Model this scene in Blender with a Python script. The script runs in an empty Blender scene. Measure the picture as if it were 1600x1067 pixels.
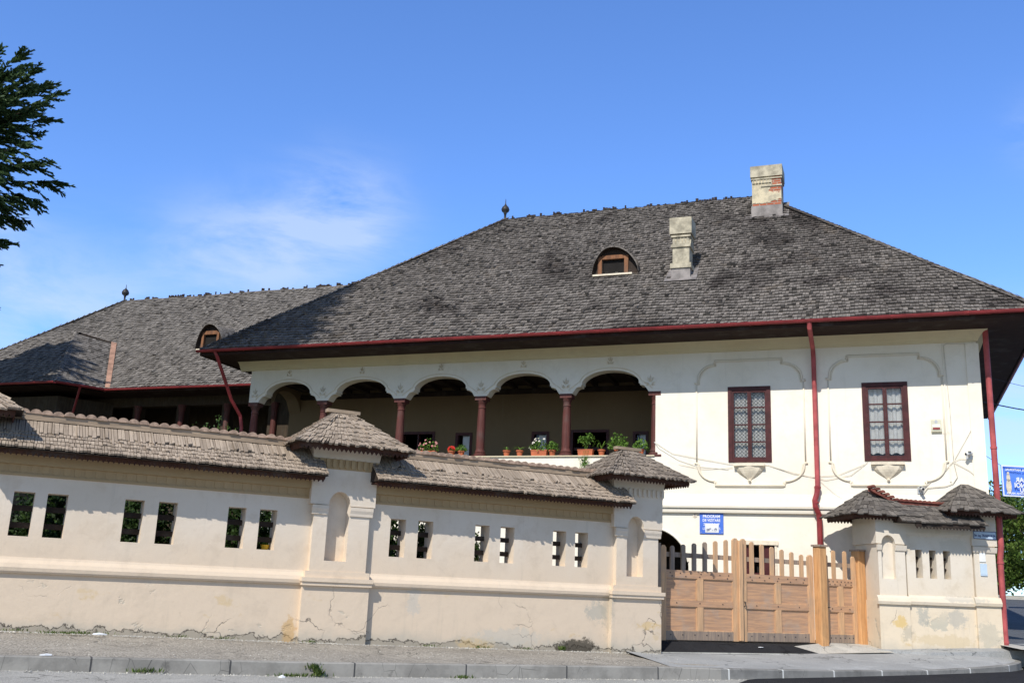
import bpy, math, random
import numpy as np
from mathutils import Vector, Matrix

# ------------------------------------------------------------------ scene, camera, light
S = bpy.context.scene
COL = S.collection
rad = math.radians
EYE = 1.4
PITCH, ROLL = rad(13.847), rad(2.41)
f_ = Vector((0, math.cos(PITCH), math.sin(PITCH)))
u0 = Vector((0, -math.sin(PITCH), math.cos(PITCH)))
r0 = Vector((1, 0, 0))
rr = r0 * math.cos(ROLL) + u0 * math.sin(ROLL)
uu = -r0 * math.sin(ROLL) + u0 * math.cos(ROLL)
cam = bpy.data.cameras.new("camera")
camo = bpy.data.objects.new("camera", cam)
COL.objects.link(camo)
M = Matrix((rr, uu, -f_)).transposed().to_4x4()
M.translation = Vector((0, 0, EYE))
camo.matrix_world = M
cam.sensor_width = 36
cam.lens = 1571.78 / 1600 * 36
cam.clip_end = 5000
S.camera = camo

SUN_AZ, SUN_EL = 205.0, 44.0
W = bpy.data.worlds.new("World")
S.world = W
W.use_nodes = True
nt = W.node_tree
nt.nodes.clear()
def wn(t, **k):
    n = nt.nodes.new(t)
    for a, b in k.items(): setattr(n, a, b)
    return n
sky = wn('ShaderNodeTexSky', sky_type='NISHITA', sun_disc=False)
sky.sun_elevation = rad(SUN_EL); sky.sun_rotation = rad(SUN_AZ)
sky.altitude = 300; sky.air_density = 1.0; sky.dust_density = 0.35; sky.ozone_density = 2.2
geo = wn('ShaderNodeTexCoord')
def wmath(op, a, b=None, c=None):
    n = wn('ShaderNodeMath', operation=op)
    for i, v in enumerate((a, b, c)):
        if v is None: continue
        if isinstance(v, (int, float)): n.inputs[i].default_value = v
        else: nt.links.new(v, n.inputs[i])
    return n.outputs[0]
mp = wn('ShaderNodeMapping'); mp.inputs['Scale'].default_value = (2.2, 2.2, 6.5)
mp.inputs['Rotation'].default_value = (0.0, 0.35, 0.0)
nt.links.new(geo.outputs['Generated'], mp.inputs[0])
nz = wn('ShaderNodeTexNoise'); nz.inputs['Scale'].default_value = 3.1; nz.inputs['Detail'].default_value = 9
nz.inputs['Roughness'].default_value = 0.60; nz.inputs['Distortion'].default_value = 0.35
nt.links.new(mp.outputs[0], nz.inputs['Vector'])
mask = None
for d, w, amp in (((-.30, .90, .29), .045, .42), ((-.235, .92, .305), .055, .62), ((-.15, .925, .345), .045, .6), ((-.19, .922, .33), .04, .3), ((-.44, .87, .22), .07, .55), ((-.36, .905, .225), .05, .35),
                  ((.45, .80, .405), .025, .5), ((.455, .875, .17), .07, .95), ((-.47, .85, .28), .04, .3), ((-.19, .90, .37), .03, .3)):
    dp = wn('ShaderNodeVectorMath', operation='DISTANCE')
    nt.links.new(geo.outputs['Generated'], dp.inputs[0]); dp.inputs[1].default_value = d
    g = wmath('MULTIPLY', dp.outputs['Value'], 1 / w)
    g = wmath('MULTIPLY', g, g)
    g = wmath('EXPONENT', wmath('MULTIPLY', g, -1.0))
    g = wmath('MULTIPLY', g, amp)
    mask = g if mask is None else wmath('ADD', mask, g)
cl = wmath('MULTIPLY', wmath('SUBTRACT', nz.outputs['Fac'], 0.33), 3.6)
cl = wmath('MINIMUM', wmath('MAXIMUM', cl, 0.0), 1.0)
cl = wmath('MINIMUM', wmath('MULTIPLY', cl, mask), 0.55)
mx = wn('ShaderNodeMix', data_type='RGBA')
nt.links.new(cl, mx.inputs[0])
hs = wn('ShaderNodeHueSaturation'); hs.inputs['Saturation'].default_value = 1.0
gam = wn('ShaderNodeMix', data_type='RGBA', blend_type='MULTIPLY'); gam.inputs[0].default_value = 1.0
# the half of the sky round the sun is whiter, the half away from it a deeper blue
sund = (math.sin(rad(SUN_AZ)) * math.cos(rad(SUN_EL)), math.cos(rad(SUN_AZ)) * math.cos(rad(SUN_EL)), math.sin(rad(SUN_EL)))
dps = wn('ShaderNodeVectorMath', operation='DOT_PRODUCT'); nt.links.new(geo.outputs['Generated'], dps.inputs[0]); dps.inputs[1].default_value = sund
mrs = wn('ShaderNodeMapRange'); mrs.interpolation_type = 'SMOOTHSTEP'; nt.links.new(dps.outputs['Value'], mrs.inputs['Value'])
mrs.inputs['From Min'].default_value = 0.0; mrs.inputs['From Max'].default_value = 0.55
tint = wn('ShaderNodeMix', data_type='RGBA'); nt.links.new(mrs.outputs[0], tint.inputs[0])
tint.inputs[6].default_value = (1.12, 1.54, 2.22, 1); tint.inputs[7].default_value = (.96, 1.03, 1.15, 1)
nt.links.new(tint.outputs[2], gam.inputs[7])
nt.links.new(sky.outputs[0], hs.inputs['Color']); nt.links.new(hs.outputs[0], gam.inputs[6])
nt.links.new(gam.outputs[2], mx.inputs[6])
mx.inputs[7].default_value = (6.2, 7.2, 8.8, 1)
bg = wn('ShaderNodeBackground'); bg.inputs['Strength'].default_value = 0.115
wo = wn('ShaderNodeOutputWorld')
nt.links.new(mx.outputs[2], bg.inputs[0]); nt.links.new(bg.outputs[0], wo.inputs[0])

sl = bpy.data.lights.new("sun", 'SUN'); sl.energy = 4.8; sl.angle = rad(0.5); sl.color = (1, .952, .875)
so = bpy.data.objects.new("sun", sl); COL.objects.link(so)
sd = Vector((math.sin(rad(SUN_AZ)) * math.cos(rad(SUN_EL)), math.cos(rad(SUN_AZ)) * math.cos(rad(SUN_EL)), math.sin(rad(SUN_EL))))
so.rotation_euler = sd.to_track_quat('Z', 'Y').to_euler(); so.location = sd * 60
S.view_settings.view_transform = 'Standard'; S.view_settings.look = 'None'
S.view_settings.gamma = 1; S.view_settings.exposure = 0.0

# ------------------------------------------------------------------ frames
AZA, AZB, AZK = 62.763, -69.416, 85.0
def azv(a): return Vector((math.sin(rad(a)), math.cos(rad(a)), 0))
def frame(o, xdir, ydir):
    m = Matrix((xdir, ydir, Vector((0, 0, 1)))).transposed().to_4x4(); m.translation = Vector(o); return m
FH = frame((12.7775, 26.8, 0), azv(AZB), -azv(AZB + 90))          # manor: x along facade to the left, y outward
FA = frame((2.5257, 22.9835, 0), azv(AZA), azv(AZA - 90))         # garden wall: x to the right, y inward
FK = frame((9.274, 25.4, 0), azv(AZK), azv(AZK - 90))             # corner wall
FW = Matrix.Identity(4)
FK = Matrix.Translation((0, 0, EYE)) @ Matrix.Scale(1.035, 4) @ Matrix.Translation((0, 0, -EYE)) @ FK
for m_ in (FH, FA, FK): assert m_.determinant() > 0

# ------------------------------------------------------------------ mesh builder
class MB:
    def __init__(s): s.v = []; s.f = []; s.m = []; s.mi = 0
    def add(s, vs, fs):
        b = len(s.v); s.v.extend([tuple(q) for q in vs]); s.f.extend([tuple(b + i for i in q) for q in fs]); s.m.extend([s.mi] * len(fs))
    def box(s, x0, x1, y0, y1, z0, z1):
        s.add([(x0, y0, z0), (x1, y0, z0), (x1, y1, z0), (x0, y1, z0), (x0, y0, z1), (x1, y0, z1), (x1, y1, z1), (x0, y1, z1)],
              [(0, 3, 2, 1), (4, 5, 6, 7), (0, 1, 5, 4), (1, 2, 6, 5), (2, 3, 7, 6), (3, 0, 4, 7)])
    def bbox(s, x0, x1, y0, y1, z0, z1, b=.01):
        # box with chamfered vertical and top edges (slightly worn)
        s.frust([(x0 + b, y0), (x1 - b, y0), (x1, y0 + b), (x1, y1 - b), (x1 - b, y1), (x0 + b, y1), (x0, y1 - b), (x0, y0 + b)], z0, z1)
    def frust(s, poly, z0, z1, sc=None, c=None, zt=None):
        n = len(poly)
        lo = [(p[0], p[1], z0) for p in poly]
        if sc is None: hi = [(p[0], p[1], z1) for p in poly]
        else:
            c = c or (sum(p[0] for p in poly) / n, sum(p[1] for p in poly) / n)
            hi = [(c[0] + (p[0] - c[0]) * sc, c[1] + (p[1] - c[1]) * sc, z1) for p in poly]
        s.add(lo + hi, [tuple(reversed(range(n))), tuple(range(n, 2 * n))] + [(i, (i + 1) % n, (i + 1) % n + n, i + n) for i in range(n)])
    def prism(s, poly, axis, a, b):
        # poly in the plane of the two other axes, extruded along axis
        n = len(poly)
        def P(p, t):
            if axis == 'x': return (t, p[0], p[1])
            if axis == 'y': return (p[0], t, p[1])
            return (p[0], p[1], t)
        s.add([P(p, a) for p in poly] + [P(p, b) for p in poly],
              [tuple(reversed(range(n))), tuple(range(n, 2 * n))] + [(i, (i + 1) % n, (i + 1) % n + n, i + n) for i in range(n)])
    def tube(s, pts, r, n=8, cap=True):
        pts = [Vector(p) for p in pts]; rs = r if isinstance(r, (list, tuple)) else [r] * len(pts)
        vs = []; up = None
        for i, p in enumerate(pts):
            d = (pts[min(i + 1, len(pts) - 1)] - pts[max(i - 1, 0)]).normalized()
            if up is None:
                up = Vector((0, 0, 1)) if abs(d.z) < .9 else Vector((1, 0, 0))
            x = d.cross(up).normalized(); y = x.cross(d).normalized(); up = y
            for k in range(n):
                a = 2 * math.pi * k / n
                vs.append(p + x * math.cos(a) * rs[i] + y * math.sin(a) * rs[i])
        fs = [(i * n + k, i * n + (k + 1) % n, (i + 1) * n + (k + 1) % n, (i + 1) * n + k) for i in range(len(pts) - 1) for k in range(n)]
        if cap: fs += [tuple(reversed(range(n))), tuple((len(pts) - 1) * n + k for k in range(n))]
        s.add(vs, fs)
    def lathe(s, prof, c=(0, 0, 0), n=16):
        vs = [(c[0] + r * math.cos(2 * math.pi * k / n), c[1] + r * math.sin(2 * math.pi * k / n), c[2] + z) for r, z in prof for k in range(n)]
        fs = [(i * n + k, i * n + (k + 1) % n, (i + 1) * n + (k + 1) % n, (i + 1) * n + k) for i in range(len(prof) - 1) for k in range(n)]
        fs += [tuple(reversed(range(n))), tuple((len(prof) - 1) * n + k for k in range(n))]
        s.add(vs, fs)
    def cellwall(s, xs, zs, solid, y0, y1):
        # wall in xz plane between y0<y1 made of cells; holes are left open with reveals
        nx, nz = len(xs) - 1, len(zs) - 1
        g = [[solid((xs[i] + xs[i + 1]) / 2, (zs[j] + zs[j + 1]) / 2) for j in range(nz)] for i in range(nx)]
        def G(i, j): return 0 <= i < nx and 0 <= j < nz and g[i][j]
        for i in range(nx):
            for j in range(nz):
                if not g[i][j]: continue
                a, b, c, d = xs[i], xs[i + 1], zs[j], zs[j + 1]
                s.add([(a, y0, c), (b, y0, c), (b, y0, d), (a, y0, d)], [(0, 1, 2, 3)])
                s.add([(a, y1, c), (a, y1, d), (b, y1, d), (b, y1, c)], [(0, 1, 2, 3)])
                if not G(i - 1, j): s.add([(a, y0, c), (a, y0, d), (a, y1, d), (a, y1, c)], [(0, 1, 2, 3)])
                if not G(i + 1, j): s.add([(b, y0, c), (b, y1, c), (b, y1, d), (b, y0, d)], [(0, 1, 2, 3)])
                if not G(i, j - 1): s.add([(a, y0, c), (a, y1, c), (b, y1, c), (b, y0, c)], [(0, 1, 2, 3)])
                if not G(i, j + 1): s.add([(a, y0, d), (b, y0, d), (b, y1, d), (a, y1, d)], [(0, 1, 2, 3)])
    def stripwall(s, xs, zb, zt, y0, y1):
        for a, b in zip(xs[:-1], xs[1:]):
            z0, z1, t0, t1 = zb(a), zb(b), zt(a), zt(b)
            s.add([(a, y0, z0), (b, y0, z1), (b, y0, t1), (a, y0, t0)], [(0, 1, 2, 3)])
            s.add([(a, y1, z0), (a, y1, t0), (b, y1, t1), (b, y1, z1)], [(0, 1, 2, 3)])
            s.add([(a, y0, z0), (a, y1, z0), (b, y1, z1), (b, y0, z1)], [(0, 1, 2, 3)])
            s.add([(a, y0, t0), (b, y0, t1), (b, y1, t1), (a, y1, t0)], [(0, 1, 2, 3)])
        for a, q in ((xs[0], 0), (xs[-1], 1)):
            vs = [(a, y0, zb(a)), (a, y0, zt(a)), (a, y1, zt(a)), (a, y1, zb(a))]
            s.add(vs, [(0, 1, 2, 3)] if not q else [(3, 2, 1, 0)])
    def profile(s, prof, path, n_out):
        pass
    def make(s, name, mats, smooth=False, fix=True):
        me = bpy.data.meshes.new(name); me.from_pydata(s.v, [], s.f)
        for m in (mats if isinstance(mats, (list, tuple)) else [mats]): me.materials.append(m)
        if any(s.m): me.polygons.foreach_set('material_index', s.m)
        if smooth: me.polygons.foreach_set('use_smooth', [True] * len(me.polygons))
        me.update()
        return me

def recalc(me):
    import bmesh
    bm = bmesh.new(); bm.from_mesh(me); bmesh.ops.recalc_face_normals(bm, faces=bm.faces); bm.to_mesh(me); bm.free()

class Thing:
    def __init__(s, name, label, cat, fr=FW, base=(0, 0, 0), group=None):
        o = bpy.data.objects.new(name, None); COL.objects.link(o); o.empty_display_size = .3
        s.base = Vector(base); s.fr = fr
        m = fr.copy(); m.translation = fr @ s.base; o.matrix_world = m
        o['label'] = label; o['category'] = cat
        if group: o['group'] = group
        s.o = o
    def part(s, name, mb, mat, parent=None, smooth=False, label=None, rc=False, kind=None):
        me = mb.make(name, mat, smooth)
        if rc: recalc(me)
        me.transform(Matrix.Translation(-s.base))
        o = bpy.data.objects.new(name, me); COL.objects.link(o); o.parent = parent or s.o
        if label: o['label'] = label
        if kind: o['kind'] = kind
        return o
def single(name, mb, mat, label, cat, fr=FW, base=(0, 0, 0), group=None, smooth=False, rc=False, kind=None):
    me = mb.make(name, mat, smooth)
    if rc: recalc(me)
    me.transform(Matrix.Translation(-Vector(base)))
    o = bpy.data.objects.new(name, me); COL.objects.link(o)
    m = fr.copy(); m.translation = fr @ Vector(base); o.matrix_world = m
    if label: o['label'] = label
    if cat: o['category'] = cat
    if group: o['group'] = group
    if kind: o['kind'] = kind
    return o
def structure(name, mb, mat, fr=FW, smooth=False):
    return single(name, mb, mat, None, None, fr, kind='structure', smooth=smooth)
def copy_thing(src, loc=None, rotz=0, label=None, scale=1):
    r = src.copy(); COL.objects.link(r)
    r.location = loc; r.rotation_euler = (0, 0, rotz); r.scale = (scale,) * 3
    if label: r['label'] = label
    for ch in src.children:
        c = ch.copy(); COL.objects.link(c); c.parent = r
        for g in ch.children:
            d = g.copy(); COL.objects.link(d); d.parent = c
    return r

# ------------------------------------------------------------------ materials
class NM:
    def __init__(s, name, rough=.85, spec=.3):
        s.mat = bpy.data.materials.new(name); s.mat.use_nodes = True; s.t = s.mat.node_tree; s.t.nodes.clear()
        s.out = s.n('ShaderNodeOutputMaterial'); s.b = s.n('ShaderNodeBsdfPrincipled')
        s.b.inputs['Roughness'].default_value = rough; s.b.inputs['Specular IOR Level'].default_value = spec
        s.t.links.new(s.b.outputs[0], s.out.inputs[0]); s.g = s.n('ShaderNodeNewGeometry'); s.tc = s.n('ShaderNodeTexCoord')
    def n(s, t, **k):
        x = s.t.nodes.new(t)
        for a, b in k.items(): setattr(x, a, b)
        return x
    def l(s, a, b): s.t.links.new(a, b)
    def pos(s, scale=(1, 1, 1), obj=False, rot=(0, 0, 0)):
        m = s.n('ShaderNodeMapping'); m.inputs['Scale'].default_value = scale; m.inputs['Rotation'].default_value = rot
        s.l(s.tc.outputs['Object'] if obj else s.g.outputs['Position'], m.inputs[0]); return m.outputs[0]
    def noise(s, sc, det=4, rough=.55, vec=None, dist=0):
        x = s.n('ShaderNodeTexNoise'); x.inputs['Scale'].default_value = sc; x.inputs['Detail'].default_value = det
        x.inputs['Roughness'].default_value = rough; x.inputs['Distortion'].default_value = dist
        s.l(vec if vec is not None else s.g.outputs['Position'], x.inputs['Vector']); return x.outputs['Fac']
    def voro(s, sc, vec=None, feature='F1', out='Distance'):
        x = s.n('ShaderNodeTexVoronoi', feature=feature); x.inputs['Scale'].default_value = sc
        s.l(vec if vec is not None else s.g.outputs['Position'], x.inputs['Vector']); return x.outputs[out]
    def math(s, op, a, b=None, c=None):
        x = s.n('ShaderNodeMath', operation=op)
        for i, v in enumerate((a, b, c)):
            if v is None: continue
            if isinstance(v, (int, float)): x.inputs[i].default_value = v
            else: s.l(v, x.inputs[i])
        return x.outputs[0]
    def step(s, v, lo, hi):
        x = s.n('ShaderNodeMapRange'); x.interpolation_type = 'SMOOTHSTEP'
        x.inputs['From Min'].default_value = lo; x.inputs['From Max'].default_value = hi; s.l(v, x.inputs['Value']); return x.outputs[0]
    def mix(s, fac, a, b, mode='MIX'):
        x = s.n('ShaderNodeMix', data_type='RGBA', blend_type=mode)
        for i, v in ((0, fac), (6, a), (7, b)):
            if isinstance(v, (int, float)): x.inputs[i].default_value = v
            elif isinstance(v, tuple): x.inputs[i].default_value = v + (1,) if len(v) == 3 else v
            else: s.l(v, x.inputs[i])
        return x.outputs[2]
    def ramp(s, v, stops):
        x = s.n('ShaderNodeValToRGB'); e = x.color_ramp.elements
        while len(e) < len(stops): e.new(.5)
        for q, (p, c) in zip(e, stops): q.position = p; q.color = c + (1,)
        s.l(v, x.inputs[0]); return x.outputs[0]
    def z(s):
        x = s.n('ShaderNodeSeparateXYZ'); s.l(s.g.outputs['Position'], x.inputs[0]); return x.outputs[2]
    def color(s, v):
        if isinstance(v, tuple): s.b.inputs['Base Color'].default_value = v + (1,)
        else: s.l(v, s.b.inputs['Base Color'])
    def bump(s, v, strength=.3, dist=.01):
        x = s.n('ShaderNodeBump'); x.inputs['Strength'].default_value = strength; x.inputs['Distance'].default_value = dist
        s.l(v, x.inputs['Height'])
        if s.b.inputs['Normal'].is_linked: s.l(s.b.inputs['Normal'].links[0].from_socket, x.inputs['Normal'])
        s.l(x.outputs[0], s.b.inputs['Normal'])

def plaster(name, base, low, dirty=.5, crackz=None, lowz=1.5, peel=.60, mould=None, foot=False):
    m = NM(name, .92, .15)
    big = m.noise(.55, 5, .6)
    c = m.mix(m.step(big, .35, .72), base, tuple(x * y for x, y in zip(base, (.93, .91, .87))))
    zz = m.z()
    lowf = m.step(m.math('ADD', zz, m.math('MULTIPLY', m.noise(.9, 4), 1.2)), lowz + 1.3, lowz + .1)
    c = m.mix(lowf, c, low)
    # blotches of repaired / peeled render
    pt = m.step(m.noise(1.15, 6, .62, dist=.4), peel, peel + .035)
    zl = m.step(zz, 1.55, .9)
    c = m.mix(m.math('MULTIPLY', m.math('MULTIPLY', pt, zl), dirty), c, (.50, .46, .37))
    m.bump(m.math('MULTIPLY', m.math('MULTIPLY', pt, zl), -1.0), .5, .012)
    pt2 = m.step(m.noise(1.6, 5, .6, vec=m.pos((1, 1, 1.6))), .63, .70)
    c = m.mix(m.math('MULTIPLY', pt2, m.math('MULTIPLY', zl, .7 * dirty)), c, (.60, .44, .22))
    # damp at the foot
    gz = m.step(m.math('ADD', zz, m.math('MULTIPLY', m.noise(2.2, 5, .6), .6)), .95, .45)
    c = m.mix(m.math('MULTIPLY', gz, .75 * dirty), c, (.42, .40, .34))
    # streaks running down from the coping
    st = m.step(m.noise(1.0, 4, .6, vec=m.pos((7, 7, .45))), .58, .75)
    c = m.mix(m.math('MULTIPLY', st, .16 * (dirty + .3)), c, (.38, .34, .27))
    sp = m.step(m.noise(16, 3, .7), .70, .76)
    c = m.mix(m.math('MULTIPLY', sp, .35 * dirty), c, (.35, .31, .25))
    if crackz is not None:
        wv = m.n('ShaderNodeVectorMath', operation='ADD'); nn = m.n('ShaderNodeTexNoise'); nn.inputs['Scale'].default_value = 3; nn.inputs['Detail'].default_value = 5
        m.l(m.g.outputs['Position'], nn.inputs['Vector']); sc = m.n('ShaderNodeVectorMath', operation='SCALE'); sc.inputs['Scale'].default_value = .5
        m.l(nn.outputs['Color'], sc.inputs[0]); m.l(m.g.outputs['Position'], wv.inputs[0]); m.l(sc.outputs[0], wv.inputs[1])
        e = m.voro(1.0, wv.outputs[0], 'DISTANCE_TO_EDGE')
        cr = m.step(e, .010, .003)
        cm = m.math('MULTIPLY', m.step(m.noise(.7, 3), .50, .60), m.step(zz, crackz, crackz - .6))
        cf = m.math('MULTIPLY', cr, cm)
        c = m.mix(m.math('MULTIPLY', cf, .8), c, (.14, .12, .10))
        m.bump(m.math('MULTIPLY', cf, -1.0), .6, .02)
    mt_ = m.noise(2.3, 7, .68, dist=.3)
    c = m.mix(m.math('MULTIPLY', m.step(mt_, .50, .70), .28 + .3 * dirty), c, tuple(x * .84 for x in low))
    c = m.mix(m.math('MULTIPLY', m.step(m.noise(8, 6, .7), .55, .75), .12 + .2 * dirty), c, tuple(x * .78 for x in low))
    if foot:
        du = m.n('ShaderNodeVectorMath', operation='DOT_PRODUCT'); m.l(m.g.outputs['Position'], du.inputs[0]); du.inputs[1].default_value = (math.sin(rad(AZA)), math.cos(rad(AZA)), 0)
        u_ = m.math('SUBTRACT', du.outputs['Value'], 2.5257 * math.sin(rad(AZA)) + 22.9835 * math.cos(rad(AZA)))
        hg = m.math('SUBTRACT', zz, m.math('SUBTRACT', .175, m.math('MULTIPLY', u_, .0187)))
        n7 = m.noise(2.6, 7, .7)
        hg2 = m.math('SUBTRACT', hg, m.math('MULTIPLY', m.math('SUBTRACT', n7, .5), .55))
        c = m.mix(m.math('MULTIPLY', m.step(hg2, .22, .02), .6), c, (.47, .43, .35))
        fr_ = m.step(hg2, .062, .050); c = m.mix(m.math('MULTIPLY', fr_, .75), c, (.33, .29, .23))
        ed = m.math('MULTIPLY', m.step(hg2, .080, .066), m.step(hg2, .050, .058)); c = m.mix(m.math('MULTIPLY', ed, .85), c, (.07, .06, .05))
        m.bump(m.math('MULTIPLY', fr_, -1.0), .8, .03)
    if mould:
        for (P0_, rx, rz, colr, k_) in mould:
            sx = m.n('ShaderNodeVectorMath', operation='SUBTRACT'); m.l(m.g.outputs['Position'], sx.inputs[0]); sx.inputs[1].default_value = P0_
            mu = m.n('ShaderNodeVectorMath', operation='MULTIPLY'); m.l(sx.outputs[0], mu.inputs[0]); mu.inputs[1].default_value = (1 / rx, 1 / rx, 1 / rz)
            ln = m.n('ShaderNodeVectorMath', operation='LENGTH'); m.l(mu.outputs[0], ln.inputs[0])
            v = m.math('ADD', ln.outputs['Value'], m.math('MULTIPLY', m.math('SUBTRACT', m.noise(5.0, 7, .78), .5), 3.4))
            c = m.mix(m.math('MULTIPLY', m.step(v, 1.05, .65), k_), c, colr)
    m.color(c)
    m.bump(m.noise(5, 5, .6), .25, .03)
    m.bump(m.noise(45, 4, .6), .25, .006)
    return m.mat
def shingle(name, dark, light, blotch=(.03, .03, .032), grain=(30, 3, 3), bl=.6, warm=None, bscale=.45):
    m = NM(name, .95, .08)
    r = m.g.outputs['Random Per Island']
    c = m.ramp(r, [(0, dark), (.25, tuple(.6 * a + .4 * b for a, b in zip(dark, light))), (.7, tuple(.25 * a + .75 * b for a, b in zip(dark, light))), (1, light)])
    gr = m.noise(1.0, 4, .65, vec=m.pos(grain, obj=True))
    c = m.mix(m.math('MULTIPLY', m.step(gr, .45, .72), .55), c, tuple(a * .5 for a in dark))
    b1 = m.step(m.noise(bscale, 6, .68, dist=.6), .50, .66)
    c = m.mix(m.math('MULTIPLY', b1, bl), c, blotch)
    if warm: c = m.mix(m.math('MULTIPLY', m.step(m.noise(1.3, 4, .6), .58, .72), .35), c, warm)
    m.color(c); m.bump(gr, .5, .012); return m.mat
def wood(name, a, b, grain=(3, 30, 3), rough=.8, dirt=(.1, .09, .08), df=.4, islands=True):
    m = NM(name, rough, .2)
    g1 = m.noise(1.0, 5, .6, vec=m.pos(grain, obj=True), dist=.3)
    c = m.mix(m.step(g1, .35, .65), a, b)
    if islands: c = m.mix(m.math('MULTIPLY', m.g.outputs['Random Per Island'], .35), c, tuple(x * .6 for x in a))
    c = m.mix(m.math('MULTIPLY', m.step(m.noise(2.0, 5, .65), .50, .70), df), c, dirt)
    m.color(c); m.bump(g1, .35, .008); return m.mat
def plain(name, col, rough=.7, var=.15, metal=0, spec=.3, sc=3, bump=.1):
    m = NM(name, rough, spec); m.b.inputs['Metallic'].default_value = metal
    n1 = m.noise(sc, 4, .6)
    m.color(m.mix(m.step(n1, .3, .7), tuple(min(1, x * (1 + var)) for x in col), tuple(x * (1 - var) for x in col)))
    if bump: m.bump(m.noise(sc * 8, 3), bump, .004)
    return m.mat
def leafmat(name, a, b, c3=None, trans=.3):
    m = NM(name, .55, .25)
    c = m.ramp(m.g.outputs['Random Per Island'], [(0, a), (.6, tuple((x + y) / 2 for x, y in zip(a, b))), (1, b)])
    if c3: c = m.mix(m.step(m.noise(.7, 3), .55, .7), c, c3)
    m.color(c)
    tr = m.n('ShaderNodeBsdfTranslucent'); m.l(c, tr.inputs[0])
    ms = m.n('ShaderNodeMixShader'); ms.inputs[0].default_value = trans
    m.l(m.b.outputs[0], ms.inputs[1]); m.l(tr.outputs[0], ms.inputs[2]); m.l(ms.outputs[0], m.out.inputs[0])
    return m.mat

M_FAC = plaster('facade_plaster', (.85, .795, .685), (.83, .765, .63), .3, lowz=1.0)
M_MLD = plaster('raised_moulding', (.76, .69, .56), (.76, .69, .56), .3)
M_INT = plaster('loggia_plaster', (.20, .145, .085), (.20, .145, .085), .1)  # brownish cream plaster, colour darkened to carry the loggia's shade
def fa(u, z): return tuple(FA @ Vector((u, 0, z)))
M_WALL = plaster('garden_wall_plaster', (.70, .615, .515), (.68, .555, .42), .75, crackz=1.5, lowz=2.0, peel=.64, foot=True,
                 mould=((fa(-.95, .26), .55, .20, (.07, .06, .045), .9), (fa(-.45, 1.0), .30, .22, (.42, .40, .34), .7), (fa(-.2, 1.1), .2, .5, (.42, .38, .30), .5), (fa(-4.8, 1.1), .16, .3, (.50, .48, .43), .5),
                        (fa(-7.3, .5), .14, .30, (.55, .36, .16), .7), (fa(-3.4, .30), .5, .14, (.60, .44, .22), .6), (fa(.85, .75), .35, .10, (.60, .42, .18), .6), (fa(-2.6, .45), .9, .2, (.50, .48, .42), .5)))
def fk(u, z): return tuple(FK @ Vector((u, 0, z)))
M_WALLC = plaster('corner_wall_plaster', (.70, .63, .53), (.69, .585, .44), 1.0, crackz=1.9, lowz=1.7, peel=.57,
                  mould=((fk(.55, 1.0), .22, .16, (.62, .44, .17), .8), (fk(1.15, 1.2), .2, .25, (.40, .39, .34), .75), (fk(2.0, 1.15), .3, .25, (.42, .40, .35), .7), (fk(2.8, .75), .35, .35, (.45, .42, .34), .6),
                         (fk(2.2, 1.62), .6, .10, (.45, .43, .37), .6), (fk(1.6, .62), 1.0, .16, (.55, .44, .27), .5), (fk(.7, .8), .15, .22, (.42, .38, .30), .6), (fk(2.05, 2.9), .4, .25, (.55, .50, .40), .4)))
M_MOULD = plaster('moulding_plaster', (.66, .58, .42), (.66, .58, .42), .2)
M_CORN = plaster('cornice_plaster', (.70, .62, .42), (.66, .58, .42), .15)
M_FRIEZE = plaster('frieze_plaster', (.42, .31, .18), (.42, .31, .18), .2)
M_SH = shingle('roof_shingle', (.10, .09, .081), (.228, .206, .187), grain=(26, 3, 3), bl=.78, blotch=(.045, .038, .036), warm=(.16, .125, .09), bscale=.33)
M_SHW = shingle('wing_shingle', (.095, .086, .077), (.25, .229, .207), grain=(26, 3, 3), bl=.3)
M_SHA = shingle('wall_shingle', (.27, .215, .165), (.43, .35, .27), blotch=(.18, .145, .11), grain=(60, 3, 3), bl=.4, bscale=1.2)
M_SHK = shingle('corner_shingle', (.085, .075, .066), (.20, .178, .155), blotch=(.05, .048, .05), grain=(60, 6, 4), bl=.5, bscale=1.4)
M_SHK2 = shingle('post_roof_shingle', (.15, .122, .098), (.33, .275, .22), blotch=(.09, .08, .075), grain=(60, 6, 4), bl=.45, bscale=1.4)
M_DECK = wood('dark_roof_boards', (.045, .032, .025), (.025, .018, .015), (2, 20, 2))
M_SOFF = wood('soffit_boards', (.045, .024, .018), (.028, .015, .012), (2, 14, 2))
M_EAVEB = wood('eave_board', (.085, .035, .022), (.05, .022, .016), (2, 20, 20))
M_OLDW = wood('old_ridge_wood', (.42, .32, .225), (.25, .19, .135), (2, 30, 30), df=.3)
M_TILE = plain('ridge_tile_clay', (.33, .235, .175), .9, .35, sc=9, bump=.3)
M_TILER = plain('red_ridge_tile', (.17, .055, .04), .8, .35, sc=9, bump=.3)
M_RED = plain('red_painted_metal', (.27, .036, .038), .42, .2, spec=.4, sc=2)
M_REDP = plain('faded_red_paint', (.38, .08, .08), .6, .3, spec=.3, sc=2)
M_MAR = plain('maroon_window_paint', (.06, .012, .012), .5, .3, sc=6)
M_COLM = wood('oxblood_column_paint', (.145, .05, .042), (.085, .032, .028), (30, 30, 2), rough=.6)
M_GATE = wood('weathered_gate_wood', (.72, .44, .24), (.50, .32, .19), (22, 22, 1.8), df=.35, dirt=(.34, .28, .23))
M_GATEH = wood('gate_panel_wood', (.62, .36, .205), (.42, .26, .17), (1.8, 22, 22), df=.45, dirt=(.40, .33, .27))
M_GREYW = wood('grey_wood_and_gate_shade', (.40, .30, .22), (.24, .19, .16), (22, 22, 1.8), df=.4)
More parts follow.
